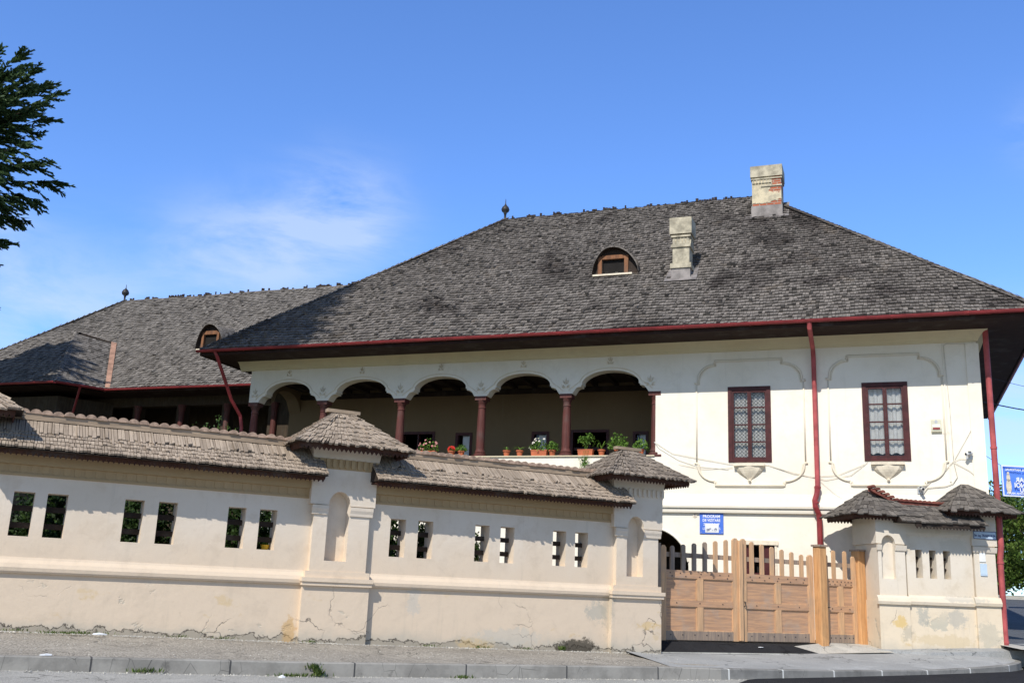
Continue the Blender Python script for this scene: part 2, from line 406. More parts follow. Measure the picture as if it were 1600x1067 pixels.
M_POST = wood('orange_post_wood', (.68, .38, .17), (.50, .26, .115), (18, 18, 1.6), df=.3, dirt=(.25, .16, .09))
M_WSHADE = wood('wing_wall_shade_tone', (.07, .05, .032), (.045, .033, .022), (14, 14, 2))  # wing wall colour darkened to carry the deep shade under its eaves
M_OLDO = wood('charred_frame_wood', (.28, .13, .065), (.15, .075, .045), (12, 12, 2), df=.55)
M_COP = plain('copper_flashing', (.34, .20, .14), .7, .3, metal=.1)
M_LEAD = plain('metal_flashing', (.22, .20, .19), .6, .3, metal=.2)
M_DARK = plain('dark_interior', (.012, .010, .009), .9, .2)  # near-black colour standing in for unlit space behind openings
M_CHIM = plain('chimney_render', (.41, .37, .28), .95, .34, sc=4, bump=.4)
M_STONE = plain('bracket_stone', (.72, .64, .50), .9, .12, sc=6)
M_METAL = plain('grey_metal', (.5, .5, .5), .4, .1, metal=.6)
M_BLKM = plain('dark_metal', (.03, .03, .032), .5, .2)
M_WHITE = plain('white_plastic', (.75, .75, .72), .5, .06)
M_CREAMP = plain('cream_plastic', (.62, .60, .46), .5, .06)
M_BLUE = plain('blue_sign_paint', (.07, .17, .62), .4, .06)
M_BANNER = plain('banner_blue', (.12, .27, .85), .5, .08)
M_LBLUE = plain('pale_blue_plate', (.50, .62, .74), .5, .06)
M_INK = plain('navy_ink', (.03, .04, .16), .6, .1)
M_WTXT = plain('white_lettering', (.80, .82, .84), .6, .03)
M_PAPER = plain('paper', (.72, .74, .76), .8, .05)
M_CABLE = plain('cable_sheath', (.55, .51, .43), .7, .2)
M_BLACKC = plain('black_cable', (.02, .02, .02), .6, .1)
M_TERRA = plain('terracotta', (.45, .13, .06), .8, .15)
M_YEL = plain('yellow_plastic', (.7, .45, .04), .5, .1)
M_SOIL = plain('soil', (.05, .035, .025), .95, .3)
M_BARK = plain('bark', (.09, .065, .05), .95, .3, sc=8, bump=.5)
M_SPR = leafmat('spruce_needles', (.03, .06, .022), (.09, .15, .055), trans=.22)
M_LEAF = leafmat('broad_leaves', (.035, .075, .012), (.13, .20, .035), (.17, .19, .03))
M_BUSH = leafmat('bush_leaves', (.03, .07, .015), (.11, .17, .04))
M_HEDGE = leafmat('hedge_leaves', (.015, .035, .008), (.05, .09, .02))
M_PLANT = leafmat('pot_plant_leaves', (.06, .14, .02), (.20, .34, .06))
M_PINK = leafmat('pink_petals', (.60, .22, .22), (.78, .45, .40))
M_REDF = leafmat('red_petals', (.55, .02, .015), (.7, .05, .03))
M_WHF = leafmat('white_petals', (.75, .70, .60), (.82, .80, .74))
M_GRASS = leafmat('grass_blades', (.05, .10, .02), (.15, .19, .05))
def brick_mat():
    m = NM('worn_chimney_render_and_brick', .95, .1)
    br = m.n('ShaderNodeTexBrick'); br.inputs['Scale'].default_value = 1; br.inputs['Brick Width'].default_value = .25; br.inputs['Row Height'].default_value = .085
    br.inputs['Mortar Size'].default_value = .012; br.inputs['Color1'].default_value = (.42, .12, .06, 1); br.inputs['Color2'].default_value = (.30, .08, .045, 1); br.inputs['Mortar'].default_value = (.35, .30, .24, 1)
    mp = m.n('ShaderNodeMapping'); mp.inputs['Rotation'].default_value = (rad(90), 0, 0); m.l(m.tc.outputs['Object'], mp.inputs[0]); m.l(mp.outputs[0], br.inputs['Vector'])
    sp = m.n('ShaderNodeSeparateXYZ'); m.l(m.tc.outputs['Object'], sp.inputs[0])
    # render survives except low down and at the right shoulder
    f1 = m.step(m.math('ADD', sp.outputs[2], m.math('MULTIPLY', m.noise(2.4, 5, .6), .6)), .46, .42)
    f2 = m.step(m.math('ADD', m.math('MULTIPLY', sp.outputs[0], -1.0), m.math('MULTIPLY', m.noise(2.8, 5, .6), .9)), .62, .68)
    f2 = m.math('MULTIPLY', f2, m.step(m.math('ADD', sp.outputs[2], m.math('MULTIPLY', m.noise(3.5, 5, .6), .5)), .72, .80))
    fr = m.math('MAXIMUM', f1, f2)
    pl = m.mix(m.step(m.noise(3, 5, .6), .45, .65), (.62, .54, .38), (.42, .38, .28))
    m.color(m.mix(fr, pl, br.outputs['Color'])); m.bump(m.math('MULTIPLY', fr, -1.0), .8, .03); m.bump(m.noise(14, 4), .5, .015)
    return m.mat
M_BRICK = brick_mat()
def asphalt(name, col, sc=1.0, stain=.3, pebble=.35, cracks=True):
    m = NM(name, .93, .15)
    n1 = m.noise(60 * sc, 3, .7); n2 = m.noise(.6, 5, .6)
    c = m.mix(m.step(n1, .38, .62), tuple(x * (1 - pebble) for x in col), tuple(x * (1 + pebble) for x in col))
    c = m.mix(m.math('MULTIPLY', m.step(n2, .42, .66), stain), c, tuple(x * .55 for x in col))
    c = m.mix(m.math('MULTIPLY', m.step(m.noise(3.5, 5, .7), .62, .68), stain), c, tuple(x * .45 for x in col))
    if cracks:
        wv = m.n('ShaderNodeVectorMath', operation='ADD'); nn = m.n('ShaderNodeTexNoise'); nn.inputs['Scale'].default_value = 2; nn.inputs['Detail'].default_value = 6
        m.l(m.g.outputs['Position'], nn.inputs['Vector']); m.l(m.g.outputs['Position'], wv.inputs[0]); m.l(nn.outputs['Color'], wv.inputs[1])
        e = m.voro(.55, wv.outputs[0], 'DISTANCE_TO_EDGE')
        c = m.mix(m.math('MULTIPLY', m.math('MULTIPLY', m.step(e, .012, .004), m.step(m.noise(.5, 3), .42, .5)), .75), c, tuple(x * .3 for x in col))
        c = m.mix(m.math('MULTIPLY', m.step(m.noise(1.3, 6, .7, dist=.5), .56, .60), .35), c, tuple(min(1, x * 1.35) for x in col))
    m.color(c); m.bump(n1, .5, .012); return m.mat
M_ASPH = asphalt('old_asphalt', (.30, .275, .235), .6, .35, .45)
M_ROAD = asphalt('road_asphalt', (.36, .35, .32), 1, .3)
M_NEW = asphalt('fresh_asphalt', (.022, .022, .024), 1, .2)
M_STREET = asphalt('side_street_asphalt', (.10, .105, .115), 1, .2)
M_SLAB = asphalt('pale_paving', (.33, .335, .33), .6, .25, .12)
M_APRON = asphalt('pale_concrete', (.46, .44, .39), .6, .3, .12)
def kerbmat(name, col, brick=1.0, off=0.0, light=False):
    m = NM(name, .9, .15)
    sx = m.n('ShaderNodeSeparateXYZ'); m.l(m.tc.outputs['Object'], sx.inputs[0])
    fr = m.math('FRACT', m.math('ADD', m.math('MULTIPLY', sx.outputs[0], brick), off))
    j = m.math('LESS_THAN', m.math('ABSOLUTE', m.math('SUBTRACT', fr, .5)), .007 if not light else .014)
    n2 = m.noise(1.5, 5, .65)
    c = m.mix(m.step(n2, .4, .65), col, tuple(x * .7 for x in col))
    e = m.voro(3.2, m.pos((1, 1, .6)), 'DISTANCE_TO_EDGE')
    cr = m.math('MULTIPLY', m.step(e, .012, .004), m.step(m.noise(1.1, 3), .46, .56))
    c = m.mix(m.math('MULTIPLY', cr, .7), c, (.06, .06, .055))
    c = m.mix(m.math('MULTIPLY', m.step(m.noise(1.9, 5, .7), .60, .70), .6), c, (.10, .095, .085))
    c = m.mix(j, c, (.07, .07, .07) if not light else (.6, .6, .57))
    m.color(c); m.bump(m.noise(30, 4), .4, .008); return m.mat
M_KERB = kerbmat('worn_kerb_concrete', (.32, .305, .275), .5)
M_KERBN = kerbmat('new_kerb_concrete', (.25, .245, .23), .72, light=True)
M_GROUND = asphalt('yard_earth', (.10, .10, .07), .4, .4)
def glassmat():
    m = NM('window_glass', .03, .5)
    tr = m.n('ShaderNodeBsdfTransparent'); gl = m.n('ShaderNodeBsdfGlossy'); gl.inputs['Roughness'].default_value = .03
    fz = m.n('ShaderNodeFresnel'); fz.inputs['IOR'].default_value = 1.5
    ms = m.n('ShaderNodeMixShader'); m.l(m.math('ADD', m.math('MULTIPLY', fz.outputs[0], .55), .0), ms.inputs[0]); m.l(tr.outputs[0], ms.inputs[1]); m.l(gl.outputs[0], ms.inputs[2]); m.l(ms.outputs[0], m.out.inputs[0])
    return m.mat
M_GLASS = glassmat()
def lacemat():
    m = NM('lace_curtain', .9, .1)
    v = m.pos((9.0, 9.0, 9.0), obj=True)
    sx = m.n('ShaderNodeSeparateXYZ'); m.l(v, sx.inputs[0])
    a = m.math('SINE', m.math('MULTIPLY', m.math('ADD', sx.outputs[0], sx.outputs[2]), 3.3))
    b = m.math('SINE', m.math('MULTIPLY', m.math('SUBTRACT', sx.outputs[0], sx.outputs[2]), 3.3))
    p = m.math('ABSOLUTE', m.math('ADD', m.math('MULTIPLY', a, b), m.math('MULTIPLY', m.math('SUBTRACT', m.noise(3, 2, vec=v), .5), .5)))
    fac = m.step(p, .12, .22)
    m.color(m.mix(fac, (.07, .07, .065), (.60, .59, .54)))
    m.b.inputs['Roughness'].default_value = .9
    return m.mat
M_LACE = lacemat()
M_CURT = plain('white_curtain', (.66, .66, .62), .9, .10, sc=4)

# ------------------------------------------------------------------ shingles
def shingles(mb, O, X, U, N, L, lf, rf, expo, width, thick, rng, fan=None, jit=.12, wave=0.0, top=0.0, skew=0.0, noiseh=.35):
    """courses of split shingles; O eave origin, X along the eave, U up the slope, N outward normal"""
    O, X, U, N = Vector(O), Vector(X).normalized(), Vector(U).normalized(), Vector(N).normalized()
    d = 0.0; row = 0
    while d < L - expo * .3:
        e = expo
        dt = min(d + e * 1.35, L)
        x0, x1 = lf(d), rf(d)
        if x1 - x0 < .03: break
        x = x0 - (rng.random() * width * .5 if fan is None else 0)
        while x < x1 - .01:
            w = width * (1 + (rng.random() - .5) * .7)
            a, b = max(x, x0), min(x + w, x1)
            x += w
            if b - a < .015: continue
            g = .004
            a2, b2 = a + g, b - g
            tl = d + (rng.random() - .5) * expo * jit * 1.2; tl2 = tl + (rng.random() - .5) * expo * .12
            if rng.random() < .04: tl -= expo * .25; tl2 -= expo * .25
            t = thick * (1 + (rng.random() - .5) * 2 * noiseh) + (thick * .8 if rng.random() < .05 else 0)
            if fan is not None:
                # narrow toward the apex
                def fx(xx, dd):
                    s0 = (xx - x0) / (x1 - x0); l2, r2 = lf(min(dd, L)), rf(min(dd, L)); return l2 + (r2 - l2) * s0
                ta, tb = fx(a2, dt), fx(b2, dt)
            else:
                sk = (rng.random() - .5) * .012 + skew
                ta, tb = max(a2 + sk, lf(dt)), min(b2 + sk, rf(dt))
                if tb < ta: ta = tb = (a2 + b2) / 2
            def P(xx, dd, h):
                hh = h + (wave * math.sin(xx * .9 + dd * .4) * math.sin(dd * .5 + 1) if wave else 0)
                return O + X * xx + U * dd + N * hh
            vs = [P(a2, tl, t), P(b2, tl2, t), P(tb, dt, .004), P(ta, dt, .004), P(a2, tl, -.012), P(b2, tl2, -.012)]
            mb.add(vs, [(0, 1, 2, 3), (4, 5, 1, 0), (4, 0, 3), (1, 5, 2)])
        d += e; row += 1
def slope_mesh(poly):
    mb = MB(); return mb

def pyramid_roof(th, cx, cy, hx, hy, z0, z1, ridge, mat, rng, expo=.17, width=.06, thick=.028, name='shingle_roof', board=True):
    """hipped little roof over a masonry post"""
    mb = MB()
    cor = [(cx - hx, cy - hy), (cx + hx, cy - hy), (cx + hx, cy + hy), (cx - hx, cy + hy)]
    ap = [(cx - ridge, cy), (cx + ridge, cy), (cx + ridge, cy), (cx - ridge, cy)]
    deck = MB()
    deck.add([(x, y, z0) for x, y in cor] + [(cx - ridge, cy, z1 - .02), (cx + ridge, cy, z1 - .02)],
             [(0, 1, 5, 4), (1, 2, 5), (2, 3, 4, 5), (3, 0, 4), (3, 2, 1, 0)])
    for i in range(4):
        A = Vector((*cor[i], z0)); B = Vector((*cor[(i + 1) % 4], z0))
        TA = Vector((*ap[i], z1)); TB = Vector((*ap[(i + 1) % 4], z1))
        X = (B - A).normalized(); L0 = (B - A).length
        xa = (TA - A).dot(X); xb = (TB - A).dot(X)
        foot = A + X * xa; U = (TA - foot); L = U.length; U.normalize(); N = X.cross(U)
        shingles(mb, A, X, U, N, L, lambda d, xa=xa, L=L: xa * d / L, lambda d, xb=xb, L=L, L0=L0: L0 + (xb - L0) * d / L, expo, width, thick, rng, fan=True, jit=.4)
    r = th.part(name, mb, mat)
    th.part('roof_deck', deck, M_DECK, parent=r)
    # saw-tooth eave boards
    eb = MB()
    sawboard(eb, (cx - hx + .12, cy - hy + .12), (cx + hx - .12, cy - hy + .12), z0 + .0, .13)
    sawboard(eb, (cx + hx - .12, cy - hy + .12), (cx + hx - .12, cy + hy - .12), z0 + .0, .13)
    sawboard(eb, (cx - hx + .12, cy + hy - .12), (cx - hx + .12, cy - hy + .12), z0 + .0, .13)
    sawboard(eb, (cx + hx - .12, cy + hy - .12), (cx - hx + .12, cy + hy - .12), z0 + .0, .13)
    th.part('eave_board', eb, M_EAVEB, parent=r)
    return r
def sawboard(mb, p, q, ztop, h, pitch=.085, t=.025, zq=None):
    p = Vector(p); q = Vector(q); D = q - p; L = D.length; D = D / L; Nn = Vector((D.y, -D.x))
    n = max(2, int(L / pitch)); pt = [(0, h * .5)]
    for i in range(n):
        pt += [((i + .5) * L / n, h), ((i + 1) * L / n, h * .5)]
    zq = ztop if zq is None else zq
    zt = lambda s: ztop + (zq - ztop) * s / L
    for (s0, h0), (s1, h1) in zip(pt[:-1], pt[1:]):
        a, b = p + D * s0, p + D * s1
        vs = []
        for o in (0, t):
            for (w, s, hh) in ((a, s0, h0), (b, s1, h1)):
                vs.append((w.x - Nn.x * o, w.y - Nn.y * o, zt(s))); vs.append((w.x - Nn.x * o, w.y - Nn.y * o, zt(s) - hh))
        mb.add(vs, [(0, 1, 3, 2), (5, 4, 6, 7), (1, 5, 7, 3), (0, 2, 6, 4)])

# ================================================================== MANOR
house = Thing('manor_house', 'cream two-storey manor with arcaded loggia and tall grey shingle roof behind the gate', 'house', FH, (10, -1, .3))
EZ = 9.0; OV = 1.5; RO = -6.5; RZ = 16.05; SL, SR = 24.6, -1.5
w = MB()
W1 = (5.54, 6.77, 5.25, 7.48); W2 = (1.82, 3.03, 5.27, 7.49); WG = (5.52, 6.62, 1.2, 2.92)
def notin(rects):
    return lambda x, z: not any(a < x < b and c < z < d for a, b, c, d in rects)
# upper storey right of the loggia
w.cellwall([0, W2[0], W2[1], W1[0], W1[1], 8.93], [3.93, 5.25, 5.27, 7.48, 7.49, 9.15], notin((W1, W2)), -.5, 0)
# ground storey with cellar arch
def arch_zb(c, r, zs):
    return lambda x: zs + math.sqrt(max(0, r * r - (x - c) ** 2))
w.cellwall([0, WG[0], WG[1], 7.95, 10.15, 12.5, 23.46], [-.3, 1.2, 2.25, 2.92, 3.93], lambda x, z: notin((WG,))(x, z) and not (7.95 < x < 10.15), -.55, -.06)
az = arch_zb(9.05, 1.1, 2.25)
w.stripwall([7.95 + 2.2 * (1 - math.cos(math.pi * i / 24)) / 2 for i in range(25)], az, lambda x: 3.93, -.55, -.06)
# loggia parapet wall
w.box(8.93, 23.46, -.32, 0, 3.93, 5.44)
# other outer walls
w.box(0, .5, -13, -.55, -.3, 9.15)
w.box(.5, 23.46, -13.2, -13, -.3, 9.15)
w.box(22.96, 23.46, -13, -3.0, -.3, 9.15)
w.box(22.96, 23.46, -3.0, -.56, -.3, 5.44)
body = house.part('wall', w, M_FAC)
# string course (upper wall stands slightly proud, with a sloping skirt)
sc = MB()
sc.prism([(-.06, 3.93), (.10, 3.93), (.115, 3.99), (.06, 4.10), (.004, 4.34), (-.06, 4.34)], 'x', -.1, 23.5)
sc.prism([(-.065, 3.78), (.035, 3.80), (.05, 3.86), (.04, 3.925), (-.065, 3.925)], 'x', -.04, 23.46)
house.part('string_course', sc, M_FAC, parent=body)
# cornice, coved
cp = [(.004, 8.55), (.05, 8.57), (.06, 8.62), (.10, 8.66), (.13, 8.72), (.20, 8.80), (.34, 8.86), (.50, 8.88), (.53, 8.93), (.53, 8.975), (.004, 8.975)]
cn = MB(); cn.prism(cp, 'x', 0, 23.9)
def mitre(mb, prof, x, sgn):
    # return the same profile round the corner at x, running backwards
    n = len(prof)
    A = [(x, p[0], p[1]) for p in prof]; B = [(x + sgn * p[0], p[0], p[1]) for p in prof]; Cc = [(x + sgn * p[0], -12.9, p[1]) for p in prof]
    for P0, P1 in ((A, B),):
        mb.add(P0 + P1, [(i, (i + 1) % n, (i + 1) % n + n, i + n) for i in range(n)])
    mb.add(B + Cc, [(i, (i + 1) % n, (i + 1) % n + n, i + n) for i in range(n)])
mitre(cn, cp, 0, -1)
house.part('cornice', cn, M_CORN, parent=body)
# corner pilaster strip
pl = MB(); pl.box(-.05, .28, -.4, .045, 4.34, 8.5); pl.tube([(.86, .012, 4.7), (.86, .012, 8.5)], .022, 6)
house.part('corner_pilaster', pl, M_FAC, parent=body)
# arcade
ar = MB()
cols = [8.93, 11.78, 14.65, 17.55, 20.50, 23.28]
ZS, ZC = 7.42, 8.12
def arcz(x, cols=cols):
    for a, b in zip(cols[:-1], cols[1:]):
        if a <= x <= b:
            c = (a + b) / 2; h = (b - a) / 2; q = abs(x - c) / h
            if q > .845: return ZS
            if q > .66: # convex shoulder
                t = (q - .66) / .185
                return ZS + .055 + .15 * (1 - t) ** 1.0 - .055 * max(0, (t - .6) / .4) + .05 * math.sin(t * math.pi)
            if q > .63: return ZS + .265 - .0 * q
            return ZS + .265 + (ZC - ZS - .265) * math.sqrt(max(0, 1 - (q / .645) ** 2))
    return ZS
xs = []
for a, b in zip(cols[:-1], cols[1:]):
    c = (a + b) / 2; h = (b - a) / 2
    qs = [0, .08, .16, .24, .32, .4, .46, .52, .57, .60, .62, .629, .631, .659, .661, .69, .72, .75, .78, .81, .83, .844, .846, 1]
    xs += [c - q * h for q in reversed(qs)] + [c + q * h for q in qs[1:-1]]
xs += [cols[-1], 23.46]
xs = sorted(set(round(x, 4) for x in xs))
ar.stripwall(xs, arcz, lambda x: 9.15, -.38, 0)
house.part('arcade', ar, M_FAC, parent=body)
# raised line following the arches and leaf ornaments
om = MB()
def offs(x): return min(9.0, arcz(x) + .085)
pts = []
for a, b in zip(cols[:-1], cols[1:]):
    c = (a + b) / 2; h = (b - a) / 2
    P = []
    for i in range(41):
        t = -1 + 2 * i / 40
        q = abs(t)
        x = c + t * h * .93
        zz = ZS + .10 + (.26 * min(1, (1 - q) / .27) ** .8 if q > .0 else 0)
        zz = max(zz, ZS + .30 + (ZC - ZS - .22) * math.sqrt(max(0, 1 - (q / .74) ** 2))) if q < .74 else zz
        P.append((x, .004, zz))
    om.tube(P, .02, 6, False)
def leaf_orn(mb, x, z, s=1.0):
    for ang, l in ((0, .20), (.5, .15), (-.5, .15), (1.1, .12), (-1.1, .12), (1.8, .09), (-1.8, .09)):
        dx, dz = math.sin(ang), math.cos(ang); k = .035 * s
        base = Vector((x + dx * .02, .002, z + (.05 if abs(ang) < 1 else 0) * s)); tip = base + Vector((dx, 0, dz)) * l * s * 1.15
        mid = (base + tip) / 2; sd_ = Vector((dz, 0, -dx)) * k * .6
        mb.add([base, mid + sd_ + Vector((0, .022, 0)), tip + Vector((0, .01, 0)), mid - sd_ + Vector((0, .022, 0)), mid + Vector((0, .06, 0))],
               [(0, 1, 4), (1, 2, 4), (2, 3, 4), (3, 0, 4)])
    mb.box(x - .05 * s, x + .05 * s, 0, .02, z - .03 * s, z - .01 * s)
for i, x in enumerate(cols): leaf_orn(om, x + (.16 if i == 0 else 0) - (.05 if i == 5 else 0), ZS + .22, 1.15)
for a, b in zip(cols[:-1], cols[1:]): leaf_orn(om, (a + b) / 2, ZC + .22, .85)
house.part('arcade_ornament', om, M_MLD, parent=body, rc=True)
# columns
for i, x in enumerate(cols):
    xx = x if i else 8.96
    c = MB()
    yc = -.17
    c.lathe([(.20, 5.50), (.20, 5.56), (.16, 5.58), (.175, 5.62), (.15, 5.66), (.135, 5.72), (.138, 6.2), (.128, 6.7), (.115, 7.02), (.13, 7.04), (.13, 7.07), (.115, 7.09), (.12, 7.16), (.16, 7.25), (.175, 7.29)], (xx, yc, 0), 20)
    c.box(xx - .19, xx + .19, yc - .18, yc + .175, 7.29, 7.42)
    c.box(xx - .21, xx + .21, yc - .18, yc + .19, 5.44, 5.50)
    house.part('column', c, M_COLM, smooth=False)
# parapet coping
pc = MB(); pc.box(8.95, 23.5, -.36, .05, 5.443, 5.478); house.part('parapet_coping', pc, M_MOULD)
# loggia interior
li = MB()
DW = [(9.72, 10.24, 5.35, 6.62), (11.05, 12.38, 4.6, 6.70), (13.14, 13.76, 5.35, 6.66), (15.95, 16.58, 5.35, 6.66), (17.38, 18.70, 4.6, 6.72), (20.0, 20.7, 5.35, 6.66)]
lx = sorted(set([8.93, 23.0] + [q for d in DW for q in d[:2]])); lz = sorted(set([4.6, 9.1] + [q for d in DW for q in d[2:]]))
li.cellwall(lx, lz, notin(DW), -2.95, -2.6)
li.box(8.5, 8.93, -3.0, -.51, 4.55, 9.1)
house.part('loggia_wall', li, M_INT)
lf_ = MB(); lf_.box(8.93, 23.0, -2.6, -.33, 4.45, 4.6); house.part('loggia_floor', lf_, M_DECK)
lc = MB(); lc.box(8.93, 23.0, -2.6, -.385, 8.28, 8.34)
for i in range(20): lc.box(9.3 + i * .72, 9.42 + i * .72, -2.6, -.385, 8.16, 8.279)
lc.box(8.94, 23.0, -2.599, -2.5, 7.98, 8.155)
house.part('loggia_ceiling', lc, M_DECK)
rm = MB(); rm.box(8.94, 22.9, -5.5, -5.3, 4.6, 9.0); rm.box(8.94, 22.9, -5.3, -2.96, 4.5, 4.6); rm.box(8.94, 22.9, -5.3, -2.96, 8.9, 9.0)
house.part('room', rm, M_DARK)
for j, (a, b, c, d) in enumerate(DW):
    door = c < 5
    fr = MB()
    fr.box(a, a + .09, -2.75, -2.57, c, d); fr.box(b - .09, b, -2.75, -2.57, c, d); fr.box(a + .09, b - .09, -2.75, -2.57, d - .09, d)
    if not door:
        fr.box(a + .09, b - .09, -2.75, -2.57, c, c + .08)
    else:
        fr.box((a + b) / 2 - .03, (a + b) / 2 + .03, -2.75, -2.62, c, d - .09)
        for k in range(3): fr.box(a + .09, b - .09, -2.74, -2.69, c + .1 + k * .66, c + .2 + k * .66)
    fo = house.part('door' if door else 'loggia_window', fr, M_MAR)
    if not door: g = MB(); g.box(a + .09, b - .09, -2.70, -2.685, c + .08, d - .09); house.part('pane', g, M_GLASS, parent=fo)
    if not door:
        g = MB(); g.box(a + .09, b - .2, -2.80, -2.79, c + .08, d - .09); house.part('curtain', g, M_CURT, parent=fo)
# left-end side arcade of the loggia
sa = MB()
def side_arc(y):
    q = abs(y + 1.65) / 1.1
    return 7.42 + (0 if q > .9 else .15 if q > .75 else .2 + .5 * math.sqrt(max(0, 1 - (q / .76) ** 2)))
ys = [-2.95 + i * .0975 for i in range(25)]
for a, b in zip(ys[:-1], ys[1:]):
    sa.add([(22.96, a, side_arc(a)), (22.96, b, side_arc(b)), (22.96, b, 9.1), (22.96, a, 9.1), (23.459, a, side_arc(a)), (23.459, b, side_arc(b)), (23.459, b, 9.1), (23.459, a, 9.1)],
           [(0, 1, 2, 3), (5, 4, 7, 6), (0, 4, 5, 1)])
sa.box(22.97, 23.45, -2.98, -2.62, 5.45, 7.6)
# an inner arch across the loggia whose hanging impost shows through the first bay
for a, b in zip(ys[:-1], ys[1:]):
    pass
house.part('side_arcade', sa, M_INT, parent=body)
# roof deck
dk = MB()
e = .03
c4 = [(SR, OV), (SL, OV), (SL, -14.5), (SR, -14.5)]
dk.add([(x, y, EZ) for x, y in c4] + [(16.6, RO, RZ - .02), (6.4, RO, RZ - .02)] + [(x, y, EZ - .07) for x, y in c4],
       [(0, 1, 4, 5), (1, 2, 4), (2, 3, 5, 4), (3, 0, 5), (0, 6, 7, 1), (1, 7, 8, 2), (2, 8, 9, 3), (3, 9, 6, 0)])
deck = house.part('roof', dk, M_DECK, rc=False)
rng = random.Random(3)
sh = MB()
V3 = Vector
def slope_shingles(mb, P0, P1, T0, T1, expo, width, thick, rng, wave=.02, cut=None, d0=0.0):
    """trapezoid slope: eave P0->P1, top T0 (above P0) -> T1"""
    P0, P1, T0, T1 = map(Vector, (P0, P1, T0, T1))
    X = (P1 - P0).normalized(); L0 = (P1 - P0).length
    xa = (T0 - P0).dot(X); xb = (T1 - P0).dot(X); foot = P0 + X * xa
    U = T0 - foot; L = U.length; U.normalize(); N = X.cross(U)
    if N.z < 0: N = -N
    shingles(mb, P0, X, U, N, L, lambda d: xa * d / L, lambda d: L0 + (xb - L0) * d / L, expo, width, thick, rng, wave=wave)
    return N
slope_shingles(sh, (SL, OV + .04, EZ + .0), (SR, OV + .04, EZ + .0), (16.6, RO, RZ), (6.4, RO, RZ), .20, .10, .06, rng, .035)
slope_shingles(sh, (SR, OV + .04, EZ), (SR, -14.5, EZ), (6.4, RO, RZ), (6.4, RO, RZ), .235, .16, .042, rng, .03)
slope_shingles(sh, (SL, -14.5, EZ), (SL, OV + .04, EZ), (16.6, RO, RZ), (16.6, RO, RZ), .235, .16, .042, rng, .03)
def hip_cap(mb, A, B, rng, step=.24, wd=.16, th=.03):
    A, B = Vector(A), Vector(B); D = B - A; L = D.length; D /= L; S_ = D.cross(Vector((0, 0, 1))).normalized(); N = S_.cross(D)
    t = 0
    while t < L:
        for sg in (-1, 1):
            p0 = A + D * t; p1 = A + D * (t + step * 1.4); j = (rng.random() - .5) * .03
            a = p0 + N * (th + .025) ; b = p0 + S_ * sg * (wd + j) - N * .03 + N * th
            c = p1 + S_ * sg * (wd + j) - N * .03 + N * .01; d = p1 + N * .02
            mb.add([a, b, c, d, a - N * th, b - N * th], [(0, 1, 2, 3), (0, 4, 5, 1)])
        t += step
hip_cap(sh, (SL, OV, EZ + .02), (16.6, RO, RZ + .02), rng)
hip_cap(sh, (SR, OV, EZ + .02), (6.4, RO, RZ + .02), rng)
house.part('shingle_covering', sh, M_SH, parent=deck)
# comb of shingle ends standing up past the ridge
def comb(mb, x0, x1, y, z, rng):
    x = x0
    while x < x1:
        if rng.random() < .72:
            h = .03 + rng.random() * .10; ww = .04 + rng.random() * .07
            mb.box(x, x + ww, y - .03, y + .02, z - .1, z + h)
            x += ww + .015
        else: x += .05 + rng.random() * .3
        if rng.random() < .05: x += rng.random() * .7
cb = MB(); comb(cb, 7.2, 16.5, RO - .03, RZ + .03, rng); house.part('ridge_comb', cb, M_DECK, parent=deck)
fn = MB()
fn.lathe([(.09, 0), (.05, .05), (.045, .22), (.07, .24), (.05, .27), (.15, .36), (.17, .44), (.13, .54), (.05, .62), (.02, .70), (.008, .9)], (16.62, RO, RZ), 14)
house.part('finial', fn, M_BLKM, parent=deck, smooth=True)
# soffit and fascia
sf = MB()
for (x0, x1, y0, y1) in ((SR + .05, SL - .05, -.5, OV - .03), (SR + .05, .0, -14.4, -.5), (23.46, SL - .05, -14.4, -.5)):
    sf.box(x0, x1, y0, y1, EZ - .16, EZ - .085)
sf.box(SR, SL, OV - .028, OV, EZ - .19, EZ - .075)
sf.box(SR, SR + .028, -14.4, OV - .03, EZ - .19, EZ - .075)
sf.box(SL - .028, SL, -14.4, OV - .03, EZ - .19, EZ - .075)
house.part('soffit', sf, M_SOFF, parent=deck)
# gutters
def gutter(mb, A, B, r=.075):
    A, B = Vector(A), Vector(B); D = (B - A).normalized(); S_ = D.cross(Vector((0, 0, 1)))
    n = 9; sg = int((B - A).length / 1.9) + 1
    ring = [(math.cos(math.pi * k / (n - 1)) * r, -math.sin(math.pi * k / (n - 1)) * r) for k in range(n)]
    for rr_, fl in ((1, 0), (.9, 1)):
        vs = [A + S_ * a * rr_ + V3((0, 0, b * rr_)) for a, b in ring] + [B + S_ * a * rr_ + V3((0, 0, b * rr_)) for a, b in ring]
        mb.add(vs, [(i, i + 1, i + 1 + n, i + n) for i in range(n - 1)])
    for k in range(sg + 1):
        p = A + (B - A) * (k / sg); vs = []
        for dd in (-.02, .02):
            vs += [p + D * dd + S_ * a * 1.12 + V3((0, 0, b * 1.12)) for a, b in ring]
        mb.add(vs, [(i, i + 1, i + 1 + n, i + n) for i in range(n - 1)])
    for s_ in (1, -1): mb.tube([A + S_ * r * s_, B + S_ * r * s_], .011, 5)
gt = MB(); gutter(gt, (SL + .05, OV + .085, EZ - .02), (SR - .1, OV + .085, EZ - .02)); gutter(gt, (SR - .085, OV + .05, EZ - .02), (SR - .085, -14, EZ - .02))
house.part('gutter', gt, M_RED, smooth=False)
def pipe(th, pts, r=.055, mat=M_REDP, rings=(), name='downpipe'):
    p = MB(); p.tube(pts, r, 12)
    for q in rings: p.tube([V3(q) - V3((0, 0, .03)), V3(q) + V3((0, 0, .03))], r * 1.18, 12)
    return th.part(name, p, mat, smooth=False)
